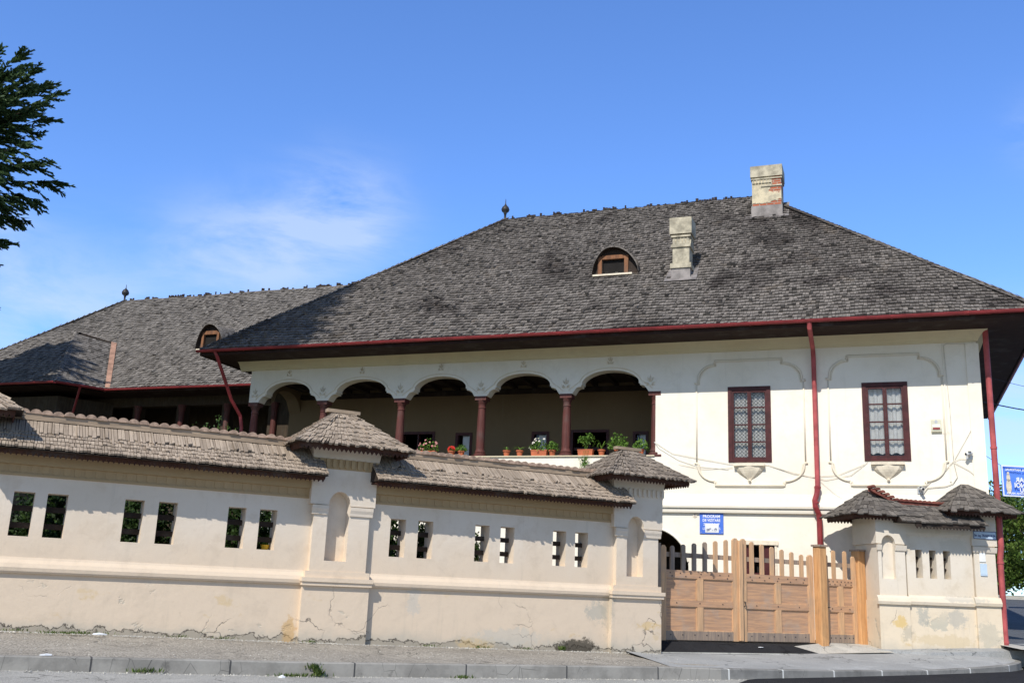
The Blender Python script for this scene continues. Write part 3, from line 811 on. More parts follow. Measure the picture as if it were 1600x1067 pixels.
dp = pipe(house, [(4.30, 1.55, 8.93), (4.30, 1.50, 8.78), (4.30, .30, 8.45), (4.30, .16, 8.25), (4.30, .14, 4.55)], .066)
dp.name = 'downpipe'
pipe(house, [(4.30, .14, 4.56), (4.32, .16, 4.35), (4.38, .20, 4.15), (4.37, .19, 3.98), (4.29, .12, 3.78), (4.28, .10, 3.6), (4.28, .10, .35)], .078, M_RED, ((4.30, .14, 4.52), (4.36, .19, 4.1), (4.28, .1, 2.9)))
pipe(house, [(-.24, .1, 8.88), (-.24, .1, 8.1), (-.24, .1, 3.0), (-.2, .1, 2.7), (-.18, .1, .55)], .075, M_REDP, ((-.24, .1, 5.6), (-.2, .1, 2.6), (-.18, .1, .62)))
pipe(house, [(23.95, 1.55, 8.93), (23.9, 1.5, 8.8), (23.75, .6, 7.4), (23.6, .2, 6.9), (23.55, .14, 6.5), (23.55, .14, 4.0)], .06, M_RED)

# windows with mouldings
def panel(mb, xl, xr, xtl, xtr, zt, zc, zb, zcb, r=.036):
    # xl/xr outer sides, xtl/xtr ends of straight runs (x grows to the left in the photo)
    def line(pts): 
        mb.tube(pts, r, 6); mb.tube([(p[0] + (.045 if p[0] < (xl + xr) / 2 else -.045), p[1], p[2] - .035) for p in pts], r * .55, 5)
    y = .012; nz_ = .12
    line([(xtl, y, zt - nz_), (xtl, y, zt), (xtr, y, zt), (xtr, y, zt - nz_)])
    line([(xtl, y, zb + nz_), (xtl, y, zb), (xtr, y, zb), (xtr, y, zb + nz_)])
    for sx, xt in ((xl, xtl), (xr, xtr)):
        sg = 1 if xt > sx else -1
        x0_ = sx + sg * .07; aw = abs(xt - x0_)
        P = [(x0_ + sg * aw * (1 - math.cos(a)) , y, zc + .07 + (zt - nz_ - zc - .07) * math.sin(a)) for a in [i * math.pi / 20 for i in range(11)]]
        line([(sx - sg * .03, y, zc), (x0_, y, zc), P[0]] + P[1:])
        Q = [(x0_ + sg * aw * (1 - math.cos(a)), y, zcb - .07 - (zcb - .07 - nz_ - zb) * math.sin(a)) for a in [i * math.pi / 20 for i in range(11)]]
        line([(sx - sg * .03, y, zcb), (x0_, y, zcb), Q[0]] + Q[1:])
        mb.tube([(sx + sg * .03, y - .005, zcb), (sx + sg * .03, y - .005, zc)], r * .7, 6)
pm = MB(); panel(pm, 4.58, 7.72, 5.19, 7.16, 8.28, 7.62, 4.58, 5.22); house.part('wall_moulding', pm, M_MLD, parent=body, smooth=True)
pm = MB(); panel(pm, .90, 3.96, 1.47, 3.41, 8.28, 7.64, 4.60, 5.24); house.part('wall_moulding', pm, M_MLD, parent=body, smooth=True)
def bracket(x, z):
    b = MB()
    b.box(x - .44, x + .44, 0.002, .17, z - .06, z)
    prof = [(.42, z - .065), (.41, z - .12), (.37, z - .19), (.30, z - .26), (.21, z - .33), (.12, z - .39), (.06, z - .44), (.03, z - .47)]
    n = 9
    rows = []
    for hw, zz in prof:
        rows.append([(x + hw * math.cos(math.pi * k / (n - 1)), .002 + hw * .42 * math.sin(math.pi * k / (n - 1)) * (1.0 if k % 2 == 0 else .80), zz) for k in range(n)])
    for r1, r2 in zip(rows[:-1], rows[1:]):
        b.add(r1 + r2, [(i, i + 1, i + 1 + n, i + n) for i in range(n - 1)])
    b.add(rows[-1], [tuple(range(n))]); b.add(rows[0], [tuple(range(n))])
    b.lathe([(.01, -.06), (.045, -.02), (.03, .02)], (x, .05, z - .46), 8)
    return house.part('window_bracket', b, M_STONE, rc=True)
bracket(6.17, 5.19); bracket(2.43, 5.22)
def window(rect, curtain, rows=4):
    a, b, c, d = rect
    f = MB(); y0, y1 = -.10, .025
    t = .115
    f.box(a, a + t, y0, y1, c, d); f.box(b - t, b, y0, y1, c, d); f.box(a + t, b - t, y0, y1, d - t, d); f.box(a + t, b - t, y0, y1, c, c + t * .8)
    m_ = (a + b) / 2
    fo = house.part('window', f, M_MAR)
    s_ = MB(); y2 = .0
    for (p, q) in ((a + t, m_), (m_, b - t)):
        s_.box(p + .002, p + .055, -.07, y2, c + t * .8 + .002, d - t - .002); s_.box(q - .055, q - .002, -.07, y2, c + t * .8 + .002, d - t - .002)
        s_.box(p + .055, q - .055, -.07, y2, c + t * .8 + .002, c + t * .8 + .06); s_.box(p + .055, q - .055, -.07, y2, d - t - .06, d - t - .002)
        for k in range(1, rows):
            z = c + t * .8 + (d - t - c - t * .8) * k / rows
            s_.box(p + .055, q - .055, -.06, -.008, z - .018, z + .018)
    house.part('sash', s_, M_MAR, parent=fo)
    g = MB(); g.box(a + t, b - t, -.045, -.04, c + .09, d - t); house.part('pane', g, M_GLASS, parent=fo)
    cu = MB(); n = 60; top = d - t + .05
    for i in range(n):
        x0 = a + .05 + (b - a - .1) * i / n; x1 = a + .05 + (b - a - .1) * (i + 1) / n
        yy = lambda x: -.17 + .022 * math.sin(x * 38) + .01 * math.sin(x * 91)
        zb = c + .02 if curtain is M_LACE else c + .20 + .05 * abs(math.sin((x0 - a) * 13))
        cu.add([(x0, yy(x0), zb), (x1, yy(x1), zb), (x1, yy(x1), top), (x0, yy(x0), top)], [(0, 1, 2, 3)])
    house.part('curtain', cu, curtain, parent=fo)
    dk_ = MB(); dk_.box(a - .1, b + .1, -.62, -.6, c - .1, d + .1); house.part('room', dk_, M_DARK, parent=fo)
window(W1, M_LACE); window(W2, M_CURT)
# ground-floor window with wooden surround and open red shutters, behind the gate
a, b, c, d = WG
f = MB(); f.box(a - .1, b + .1, -.06, .0, d, d + .12); f.box(a - .06, a, -.06, -.03, c, d); f.box(b, b + .06, -.06, -.03, c, d)
fo = house.part('cellar_window', f, M_STONE)
f = MB(); f.box(a, a + .32, -.14, -.09, c, d - .02); f.box(b - .50, b, -.14, -.09, c, d - .02); f.box(a + .33, b - .52, -.13, -.10, c + .9, c + .95)
house.part('shutter', f, M_MAR, parent=fo)
f = MB(); f.box(a - .1, b + .1, -.62, -.6, c - .1, d + .1); house.part('room', f, M_DARK, parent=fo)
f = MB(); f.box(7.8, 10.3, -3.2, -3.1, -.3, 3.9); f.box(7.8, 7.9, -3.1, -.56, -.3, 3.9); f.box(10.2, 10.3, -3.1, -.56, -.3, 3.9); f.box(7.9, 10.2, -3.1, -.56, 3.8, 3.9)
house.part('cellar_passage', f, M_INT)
f = MB(); f.box(8.1, 10.0, -2.0, -1.92, .3, 2.6)
for k in range(9): f.box(8.12 + k * .21, 8.16 + k * .21, -1.92, -1.88, .3, 2.6)
house.part('cellar_door', f, M_DECK)
f = MB()
f.tube([(7.95 + 2.2 * (1 - math.cos(math.pi * i / 24)) / 2, -.055, az(7.95 + 2.2 * (1 - math.cos(math.pi * i / 24)) / 2)) for i in range(1, 24)], .03, 6)
house.part('arch_moulding', f, M_FAC, parent=body)

# chimneys on the front slope
def chimney(x0, x1, y0, y1, zb, zt, kind):
    cx = (x0 + x1) / 2; cy = (y0 + y1) / 2; H = zt - zb; wx = x1 - x0
    m = M_BRICK if kind else M_CHIM
    fl = MB(); s = .05
    fl.box(x0 - s * .6, x1 + s * .6, y0 - s, y1 + s * .6, zb - .9, zb + (.42 if kind else .36))
    fl.add([(x0 - .25, y1 + .05 + .14, zb - .10), (x1 + .25, y1 + .19, zb - .10), (x1 + .2, y0 - .1, zb + (y1 - y0) * .9 + .1), (x0 - .2, y0 - .1, zb + (y1 - y0) * .9 + .1)], [(0, 1, 2, 3)])
    t = zb + (.42 if kind else .36)
    b = MB(); b.box(x0, x1, y0, y1, t, zt - .3)
    o = house.part('chimney', b, m, parent=deck)
    # give the object its own origin at the base for the worn pattern
    off = Vector((cx, y1, t)) - house.base
    o.data.transform(Matrix.Translation(-off)); o.location = off
    def sub(name, mb, mat):
        me = mb.make(name, mat); me.transform(Matrix.Translation(-house.base)); q = bpy.data.objects.new(name, me); COL.objects.link(q); q.parent = deck; return q
    sub('chimney_flashing', fl, M_LEAD)
    k = MB(); p = .05 if kind else .06
    if kind:
        zc = zt - .42
        k.bbox(x0 - .05, x1 + .05, y0 - .05, y1 + .06, zc, zt, .012)
        k.box(x0 - .035, x1 + .035, y0 - .03, y1 + .035, zc - .09, zc - .045)
        k.box(x0 - .03, x1 - .32, y1, y1 + .035, zc - .38, zc - .33)
        n = 9
        for i in range(6):
            xa = x0 + (x1 - x0) * (n - 1 - i) / n
            k.prism([(xa, zc - .24), (xa + .1, zc - .24), (xa + .05, zc - .10)], 'y', y1 + .001, y1 + .04)
    else:
        zc = zt - .55
        k.bbox(x0 - .09, x1 + .09, y0 - .09, y1 + .09, zc, zt, .012)
        k.box(x0 - .05, x1 + .05, y0 - .05, y1 + .05, zc - .10, zc - .04)
        k.box(x0 - .045, x1 + .045, y0 - .045, y1 + .045, zc - .44, zc - .34)
        k.box(x0 - .07, x1 + .07, y0 - .07, y1 + .07, t + .0, t + .16)
        n = 5
        for i in range(n):
            xa = x0 + (x1 - x0) * i / n
            k.prism([(xa, zc - .34), (xa + (x1 - x0) / n, zc - .34), (xa + (x1 - x0) / n / 2, zc - .12)], 'y', y1 + .001, y1 + .05)
            ya = y0 + (y1 - y0) * i / n
            k.prism([(ya, zc - .34), (ya + (y1 - y0) / n, zc - .34), (ya + (y1 - y0) / n / 2, zc - .12)], 'x', x0 - .05, x0 - .001)
    sub('chimney_cap', k, M_CHIM)
chimney(8.08, 8.62, -1.55, -.98, 11.24, 13.30, 0)
chimney(5.52, 6.54, -5.75, -4.92, 14.62, 16.55, 1)

# eyebrow dormers
def dormer(th, parent, cx, yf, zb, hw, H, slope, mat, rng, wr=.16, owood=M_OLDO):
    """arched opening with a timber frame under a shingled hood that dies into the slope"""
    f = MB()
    t = .13 * hw / .5
    f.box(cx - hw, cx - hw + t, yf - .12, yf, zb, zb + H * .78); f.box(cx + hw - t, cx + hw, yf - .12, yf, zb, zb + H * .78)
    f.box(cx - hw + t, cx + hw - t, yf - .12, yf - .01, zb + H * .66, zb + H * .82)
    fo = th.part('dormer', f, owood, parent=parent)
    d = MB(); d.box(cx - hw + .02, cx + hw - .02, yf - .20, yf - .125, zb - .01, zb + H * .78)  # dark panel put in for the shade inside the dormer
    n = 18
    def hood(t):  # t in -1..1 -> x offset, height of the hood edge above zb
        w_ = hw + (wr if t > 0 else wr + .22)
        x = t * w_
        q = min(1, abs(t))
        h = (H + .10) * max(0, 1 - q ** (2.3 if t > 0 else 1.9)) ** .62 - .02
        return x, max(h, -.02)
    m_ = mat; s = MB(); rows = 9
    def P(t, k):
        x, h = hood(t)
        z = zb + h
        # where the hood at this height meets the slope: y = yf - h/slope  (flat hood, slight rise)
        yb = yf - max(h, 0) / (slope - .12) - .02
        y = (yf + .16) + (yb - yf - .16) * k
        return V3((cx + x, y, z + .12 * (yf - y) + .03))
    for r in range(rows):
        k0, k1 = r / rows, min(1, (r + 1.35) / rows)
        tt = -1.0
        while tt < 1.0:
            dt = .055 * (1 + (rng.random() - .5) * .6); t2 = min(1, tt + dt)
            j = (rng.random() - .5) * .05 / rows
            a, b = P(tt, k0 + j), P(t2, k0 + j); c_, d_ = P(t2, k1), P(tt, k1)
            up = V3((0, 0, .035))
            s.add([a + up, b + up, c_, d_, a - V3((0, 0, .01)), b - V3((0, 0, .01))], [(0, 1, 2, 3), (4, 5, 1, 0)])
            tt = t2
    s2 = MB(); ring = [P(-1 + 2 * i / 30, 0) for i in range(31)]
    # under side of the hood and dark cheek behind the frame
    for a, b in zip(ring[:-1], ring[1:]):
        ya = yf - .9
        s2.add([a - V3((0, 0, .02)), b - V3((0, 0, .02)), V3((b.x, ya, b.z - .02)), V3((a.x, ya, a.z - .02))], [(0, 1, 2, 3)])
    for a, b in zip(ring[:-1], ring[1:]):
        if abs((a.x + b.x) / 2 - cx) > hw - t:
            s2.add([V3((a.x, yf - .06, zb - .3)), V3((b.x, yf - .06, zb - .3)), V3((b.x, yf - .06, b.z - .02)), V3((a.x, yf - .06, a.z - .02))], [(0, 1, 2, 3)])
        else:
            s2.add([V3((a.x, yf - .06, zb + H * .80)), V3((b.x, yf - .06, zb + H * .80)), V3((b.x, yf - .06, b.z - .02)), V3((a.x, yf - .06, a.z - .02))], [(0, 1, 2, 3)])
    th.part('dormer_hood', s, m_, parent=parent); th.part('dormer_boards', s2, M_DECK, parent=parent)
    si = MB(); si.box(cx - hw - .16, cx + hw + .14, yf - .1, yf + .13, zb - .07, zb - .015); si.mi = 0
    th.part('dormer_sill', si, M_STONE, parent=parent)
    th.part('dormer_dark_panel', d, M_DARK, parent=parent)
dormer(house, deck, 10.72, -1.46, 11.72, .52, .82, .89, M_SH, rng)

# ================================================================== LEFT WING
wing = Thing('manor_wing', 'lower shingled wing of the manor running left behind the garden wall', 'building', FH, (34, -6, .5))
wl, wr_, wo_, wro = 46.6, 19.0, -4.0, -11.0; WZ = 15.28
dk = MB()
dk.add([(wr_, wo_, 9), (wl, wo_, 9), (wl, -18, 9), (wr_, -18, 9), (39.6, wro, WZ - .02), (wr_, wro, WZ - .02)], [(0, 1, 4, 5), (1, 2, 4), (2, 3, 5, 4), (3, 0, 5), (3, 2, 1, 0)])
wdeck = wing.part('roof', dk, M_DECK)
sh = MB()
slope_shingles(sh, (wl, wo_ + .04, 9), (24.0, wo_ + .04, 9), (39.6, wro, WZ), (24.0, wro, WZ), .20, .11, .045, rng, .03)
slope_shingles(sh, (wl, -18, 9), (wl, wo_ + .04, 9), (39.6, wro, WZ), (39.6, wro, WZ), .235, .2, .04, rng, .02)
hip_cap(sh, (wl, wo_, 9.02), (39.6, wro, WZ + .02), rng)
# bay roof
Bi, Bc, Bl, Ble = V3((33.55, -4.0, 9)), V3((34.5, -2.15, 9)), V3((41.2, -2.15, 9)), V3((42.9, -4.0, 9))
Pa, Pb = V3((37.6, -6.0, 12.16)), V3((36.41, -7.09, 11.86))
Pk = V3((38.3, -7.75, 12.42))
Bf = V3((35.6, -2.15, 9))
def quad_shingles(mb, A, B, C_, D_, expo, width, thick, rng):
    """A->B eave, D above A, C above B (any planar-ish quad)"""
    nrow = int(max((D_ - A).length, (C_ - B).length) / expo)
    N = (B - A).cross(D_ - A).normalized()
    if N.z < 0: N = -N
    for r in range(nrow):
        k0, k1 = r / nrow, min(1, (r + 1.35) / nrow)
        l0, r0_ = A.lerp(D_, k0), B.lerp(C_, k0); l1, r1_ = A.lerp(D_, k1), B.lerp(C_, k1)
        n = max(1, int((r0_ - l0).length / width))
        for i in range(n):
            s0, s1 = i / n, (i + 1) / n; j = (rng.random() - .5) * .03; t = thick * (.7 + .6 * rng.random())
            e0 = (l1 - l0).normalized() * j
            a, b, c, d = l0.lerp(r0_, s0) + e0, l0.lerp(r0_, s1) + e0, l1.lerp(r1_, s1), l1.lerp(r1_, s0)
            mb.add([a + N * t, b + N * t, c + N * .004, d + N * .004, a - N * .01, b - N * .01], [(0, 1, 2, 3), (4, 5, 1, 0)])
Ple = V3((40.2, -6.9, 11.65))
quad_shingles(sh, Bc, Bi, Pb, Pa, .22, .14, .04, rng)
quad_shingles(sh, Bl, Bc, Pa, Pa + V3((.05, 0, 0)), .22, .14, .04, rng)
quad_shingles(sh, Ble, Bl, Pa + V3((.05, 0, 0)), Pk, .22, .14, .04, rng)
quad_shingles(sh, Pa, Pb, Pb + V3((.1, -.3, .15)), Pk, .22, .14, .03, rng)
hip_cap(sh, Bl, Pa, rng, wd=.1)
hip_cap(sh, Bc, Pa, rng, wd=.1)
wing.part('shingle_covering', sh, M_SHW, parent=wdeck)
dk = MB()
for q in ((Bc, Bi, Pb, Pa), (Bl, Bc, Pa), (Ble, Bl, Pa, Pk)):
    dk.add([p - V3((0, 0, .14)) for p in q], [tuple(range(len(q)))])
dk.add([p - V3((0, 0, .035)) for p in (Bi, Bc, Bl, Ble)], [(0, 1, 2, 3)])
dk.tube([Pa + V3((0, 0, .05)), Pb + V3((0, 0, .03))], .05, 6)
wing.part('bay_roof', dk, M_DECK, parent=wdeck)
va = MB(); va.add([Bi + V3((-.20, 0, .05)), Bi + V3((.0, .08, .06)), Pb + V3((0.02, .05, .10)), Pb + V3((-.26, .0, .04))], [(0, 1, 2, 3)])
va.add([Bi + V3((-.20, 0, .0)), Bi + V3((-.20, 0, .05)), Pb + V3((-.26, 0, .04)), Pb + V3((-.26, 0, -.05))], [(0, 1, 2, 3)])
wing.part('valley_flashing', va, M_COP, parent=wdeck)
cb = MB(); comb(cb, 24.6, 39.4, wro - .03, WZ + .03, rng); wing.part('ridge_comb', cb, M_DECK, parent=wdeck)
fn = MB()
fn.lathe([(.09, 0), (.05, .05), (.045, .22), (.07, .24), (.05, .27), (.17, .36), (.19, .46), (.14, .58), (.05, .66), (.02, .72), (.008, .9)], (39.62, wro, WZ), 14)
wing.part('finial', fn, M_BLKM, parent=wdeck, smooth=True)
dormer(wing, wdeck, 30.35, -6.38, 11.2, .46, 1.0, .9, M_SHW, rng)
gt = MB(); gutter(gt, Bi + V3((0, .08, -.03)), (24.8, wo_ + .08, 8.97)); gutter(gt, Bc + V3((-.08, .06, -.03)), Bi + V3((0, .08, -.03))); gutter(gt, Bl + V3((0, .08, -.03)), Bc + V3((0, .08, -.03)))
wing.part('gutter', gt, M_RED)
w = MB()
wxs = [25.0]; wh = []
for k in range(8):
    a = 26.2 + k * 2.3
    wh.append((a, a + 1.95, 5.6, 8.45))
w.cellwall(sorted(set([24.2, 45.6] + [q for r in wh for q in r[:2]])), [-.3, 5.6, 8.45, 9.0], notin(wh), -5.7, -5.3)
w.box(24.2, 45.6, -8.2, -8.0, 4.0, 9.0); w.box(24.2, 45.6, -8.0, -5.7, 5.0, 5.1)
w.frust([(34.2, -5.3), (35.3, -3.2), (40.8, -3.2), (42.4, -5.3)], -.3, 8.6)
wing.part('wall', w, M_WSHADE)
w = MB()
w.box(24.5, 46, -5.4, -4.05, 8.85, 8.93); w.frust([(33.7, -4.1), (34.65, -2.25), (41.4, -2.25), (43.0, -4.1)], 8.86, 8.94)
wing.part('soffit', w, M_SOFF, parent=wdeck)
for k in range(9):
    w = MB(); x = 25.9 + k * 2.3
    if 33.5 < x < 43: continue
    w.lathe([(.16, 5.6), (.12, 5.7), (.12, 8.1), (.18, 8.45)], (x - .05, -5.2, 0), 12); wing.part('column', w, M_COLM)
pipe(wing, [(34.0, -3.0, 8.9), (34.6, -3.4, 7.8), (34.8, -3.9, 7.2), (34.8, -3.9, 3)], .05, M_RED)

# a dark roof of a neighbour beyond the left end
nb = Thing('neighbour_house', 'small dark roof of a neighbouring house beyond the left end of the wing', 'house', FW, (-37, 66, .5))
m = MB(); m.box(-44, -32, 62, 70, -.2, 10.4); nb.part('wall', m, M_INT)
m = MB(); m.prism([(61, 10.4), (71, 10.4), (66, 14.2)], 'x', -45, -31.5); nb.part('roof', m, M_DECK)
m = MB(); m.box(-38, -37, 61.9, 61.98, 5, 6.6); nb.part('window', m, M_DARK)

# ================================================================== GARDEN WALL (two lengths) + POSTS
def niche_front(mb, x0, x1, yf, depth, z0, z1, nx0, nx1, nz0, nzs):
    """front skin of a post with a round-headed niche; back plane at yf+depth"""
    r = (nx1 - nx0) / 2; c = (nx0 + nx1) / 2
    mb.box(x0, nx0, yf, yf + depth, z0, z1); mb.box(nx1, x1, yf, yf + depth, z0, z1)
    mb.box(nx0, nx1, yf, yf + depth, z0, nz0)
    xs = [c - r * math.cos(math.pi * i / 16) for i in range(17)]
    mb.stripwall(xs, lambda x: nzs + 1.25 * math.sqrt(max(0, r * r - (x - c) ** 2)), lambda x: z1, yf, yf + depth)
def garden_wall(name, label, xa, xb, slits, rng, zb, mat=M_WALL, fr=FA, ztop=3.33, ridge=(-1, 4.0), tilt=0, roofx=None, mats=None):
    th = Thing(name, label, 'wall', fr, ((xa + xb) / 2, .2, zb))
    w = MB()
    hs_ = [(x - .165, x + .165, 1.945, 2.69) for x in slits]
    xs_ = sorted(set([xa, xb] + [round(q, 3) for h in hs_ for q in h[:2]] + [xa + (xb - xa) * i / 12 for i in range(13)]))
    w.cellwall(xs_, [-.3, 1.945, 2.69, ztop], notin(hs_), 0, .42)
    body = th.part('masonry', w, mat)
    m = MB()
    # plinth moulding
    m.prism([(.01, 1.33), (-.05, 1.335), (-.075, 1.37), (-.085, 1.43), (-.06, 1.50), (-.02, 1.56), (-.005, 1.60), (.01, 1.60)], 'x', xa, xb)
    th.part('plinth_moulding', m, mat, parent=body, rc=True)
    m = MB(); m.box(xa, xb, -.085, .01, 3.15, ztop + .05); m.box(xa, xb, -.03, .01, 2.96, 3.0); m.box(xa, xb, -.012, .01, 3.001, 3.149)
    n = int((xb - xa) / .17)
    for i in range(n):
        x = xa + (xb - xa) * (i + .5) / n
        m.prism([(x - .055, 3.149), (x - .055, 3.03), (x, 3.0), (x + .055, 3.03), (x + .055, 3.149)], 'y', -.022, .008)
    th.part('frieze', m, M_FRIEZE, parent=body, rc=True)
    # roof
    ra, rb = roofx or (xa - .25, xb + .12)
    yf, yr = -.60, .22; ze, zr = 3.39, 4.0
    dk = MB(); dk.prism([(yf + .02, ze - .03), (yr, zr - .01), (.9, ze - .03)], 'x', ra, rb)
    ro = th.part('roof_deck', dk, M_DECK)
    s = MB()
    O = V3((ra, yf, ze)); U = V3((0, yr - yf, zr - ze)); L = U.length; N = V3((1, 0, 0)).cross(U.normalized())
    def bands(dlist):
        for (d0, L1, ex, wd) in dlist:
            shingles(s, O + U.normalized() * d0, (1, 0, 0), U, N, L1, lambda d: 0, lambda d: rb - ra, ex, wd, .026, rng, jit=.2)
    bands([(0, .52, .125, .055), (.50, L - .46, .54, .06)])
    U2 = V3((0, yr - .9, zr - ze)); N2 = -V3((1, 0, 0)).cross(U2.normalized())
    shingles(s, V3((ra, .9, ze)), (1, 0, 0), U2, N2, U2.length, lambda d: 0, lambda d: rb - ra, .2, .16, .022, rng)
    th.part('shingle_covering', s, M_SHA, parent=ro)
    b = MB(); sawboard(b, (ra + .02, yf + .14), (rb - .02, yf + .14), ze + .02, .16, .085); b.box(ra + .02, rb - .02, yf + .17, 0.0, ze - .075, ze - .045)
    th.part('eave_board', b, M_EAVEB, parent=ro)
    b = MB(); b.bbox(ra + .2, rb - .3, yr - .13, yr - .04, zr - .06, zr + .06, .01); b.bbox(ra + .2, rb - .3, yr + .04, yr + .13, zr - .06, zr + .06, .01)
    # split the board into lengths
    th.part('ridge_board', b, M_OLDW, parent=ro)
    b = MB(); x = ra + .25
    while x < rb - .4:
        r = .088 + rng.random() * .01; dz = (rng.random() - .5) * .014
        P = [(x + .09 + r * math.cos(math.pi * k / 8), zr + .055 + dz + r * .85 * math.sin(math.pi * k / 8)) for k in range(9)]
        b.prism(P, 'y', yr - .16 + (rng.random() - .5) * .03, yr + .17)
        x += .181
    th.part('ridge_tiles', b, M_TILE, parent=ro, rc=True)
    # dark wooden bars set across the slits
    for x in slits:
        for z in (2.14, 2.43):
            q = MB(); q.bbox(x - .20, x + .20, .24, .32, z - .05, z + .045, .008); th.part('crossbar', q, M_DECK)
    return th
rg = random.Random(11)
gw1 = garden_wall('garden_wall', 'longest peeling cream wall length, left of the two tall posts, with six slits', -13.3, -6.9, (-12.1, -11.57, -10.3, -9.72, -8.47, -7.88), rg, .35, roofx=(-13.0, -6.95))
gw2 = garden_wall('garden_wall', 'cream wall length between the middle post and the gate post, white facade seen through its slits', -6.05, .1, (-5.24, -4.64, -3.35, -2.755, -1.475, -.91), rg, .2, roofx=(-5.95, .13))
def gate_post(label, cx, zb, ze, zt, rg, hx=1.22, hy=1.05, bw=.665, fr=FA, roofm=M_SHK2, ridge=.16):
    th = Thing('wall_post', label, 'wall post', fr, (cx, .3, zb))
    y0, y1 = -.12, .9
    b = MB()
    b.box(cx - bw, cx + bw, y0 + .001, y1, -.3, 1.40)
    core0 = y0 + .22
    b.box(cx - .56, cx + .56, core0, y1 - .05, 1.40, 2.86)
    niche_front(b, cx - .565, cx + .565, y0, .139, 1.40, 2.86, cx - .20, cx + .19, 1.79, 2.8599) if False else None
    # shaft front with niche up to the head section
    nx0, nx1 = cx - .29, cx + .15; r = (nx1 - nx0) / 2; c = (nx0 + nx1) / 2
    b.box(cx - .565, nx0, y0, core0 - .001, 1.60, 2.86); b.box(nx1, cx + .565, y0, core0 - .001, 1.60, 2.86); b.box(nx0, nx1, y0, core0 - .001, 1.60, 1.80)
    # head section (wider), niche head cut into it
    b.box(cx - .66, cx + .66, core0 + .001, y1, 2.86, 3.56)
    b.box(cx - .66, nx0, y0 - .03, core0, 2.86, 3.56); b.box(nx1, cx + .66, y0 - .03, core0, 2.86, 3.56)
    xs = [c - r * math.cos(math.pi * i / 16) for i in range(17)]
    b.stripwall(xs, lambda x: 2.86 + 1.2 * math.sqrt(max(0, r * r - (x - c) ** 2)), lambda x: 3.56, y0 - .03, core0)
    # flared crown
    b.frust([(cx - .68, y0 - .045), (cx + .68, y0 - .045), (cx + .68, y1), (cx - .68, y1)], 3.75, ze + .02, 1.05)
    body = th.part('masonry', b, M_WALL)
    m = MB()
    for (hw, a, bb, p) in ((bw + .03, 1.33, 1.40, .06), (bw + .05, 1.40, 1.48, .085), (bw - .02, 1.48, 1.60, .02)):
        m.box(cx - hw, cx + hw, y0 - p, y1, a, bb)
    # capitals left and right of the niche
    for (a, bb) in ((cx - .62, nx0 - .0), (nx1 + .0, cx + .62)):
        m.box(a, bb, y0 - .05, core0, 2.80, 2.861) if False else None
        q_ = MB(); q_.prism([(y0 + .01, 2.66), (y0 - .03, 2.67), (y0 - .035, 2.72), (y0 - .055, 2.78), (y0 - .06, 2.84), (y0 + .01, 2.84)], 'x', a, bb); th.part('capital', q_, M_WALL, parent=body, rc=True)
    th.part('plinth_moulding', m, M_WALL, parent=body, rc=True)
    d = MB()
    d.box(cx - .665, cx + .665, y0 - .036, y1, 3.55, 3.751)
    n = 11
    for i in range(n):
        x = cx - .64 + 1.28 * i / (n - 1)
        d.prism([(x - .035, 3.748), (x - .035, 3.60), (x, 3.565), (x + .035, 3.60), (x + .035, 3.748)], 'y', y0 - .07, y0 - .02)
    for i in range(9):
        y = y0 + .04 + (y1 - y0 - .1) * i / 8
        for sx in (-1, 1):
            d.prism([(y - .035, 3.748), (y - .035, 3.60), (y, 3.565), (y + .035, 3.60), (y + .035, 3.748)], 'x', cx + sx * .665 - .0 if sx > 0 else cx - .70, cx + .70 if sx > 0 else cx - .66)
    th.part('dentil_frieze', d, M_FRIEZE if cx < -3 else M_WALL, parent=body, rc=True)
    pyramid_roof(th, cx, .32, hx, hy, ze, zt, ridge, roofm, rg)
    t = MB(); t.bbox(cx - .36, cx + .34, .24, .40, zt - .02, zt + .045, .01)
    th.part('ridge_board', t, M_OLDW)
    return th
gate_post('middle wall post with arched niche and pale grey pyramid shingle roof', -6.47, .27, 3.97, 4.76, rg, roofm=M_SHA)
gate_post('wall post beside the wooden gate, its shingle roof nearest the blue visiting-hours sign', .50, .17, 3.97, 4.70, rg, hx=1.20)
gate_post('wall post cut off by the left edge of the photo, only its roof corner showing', -13.55, .42, 3.97, 4.76, rg, roofm=M_SHA)

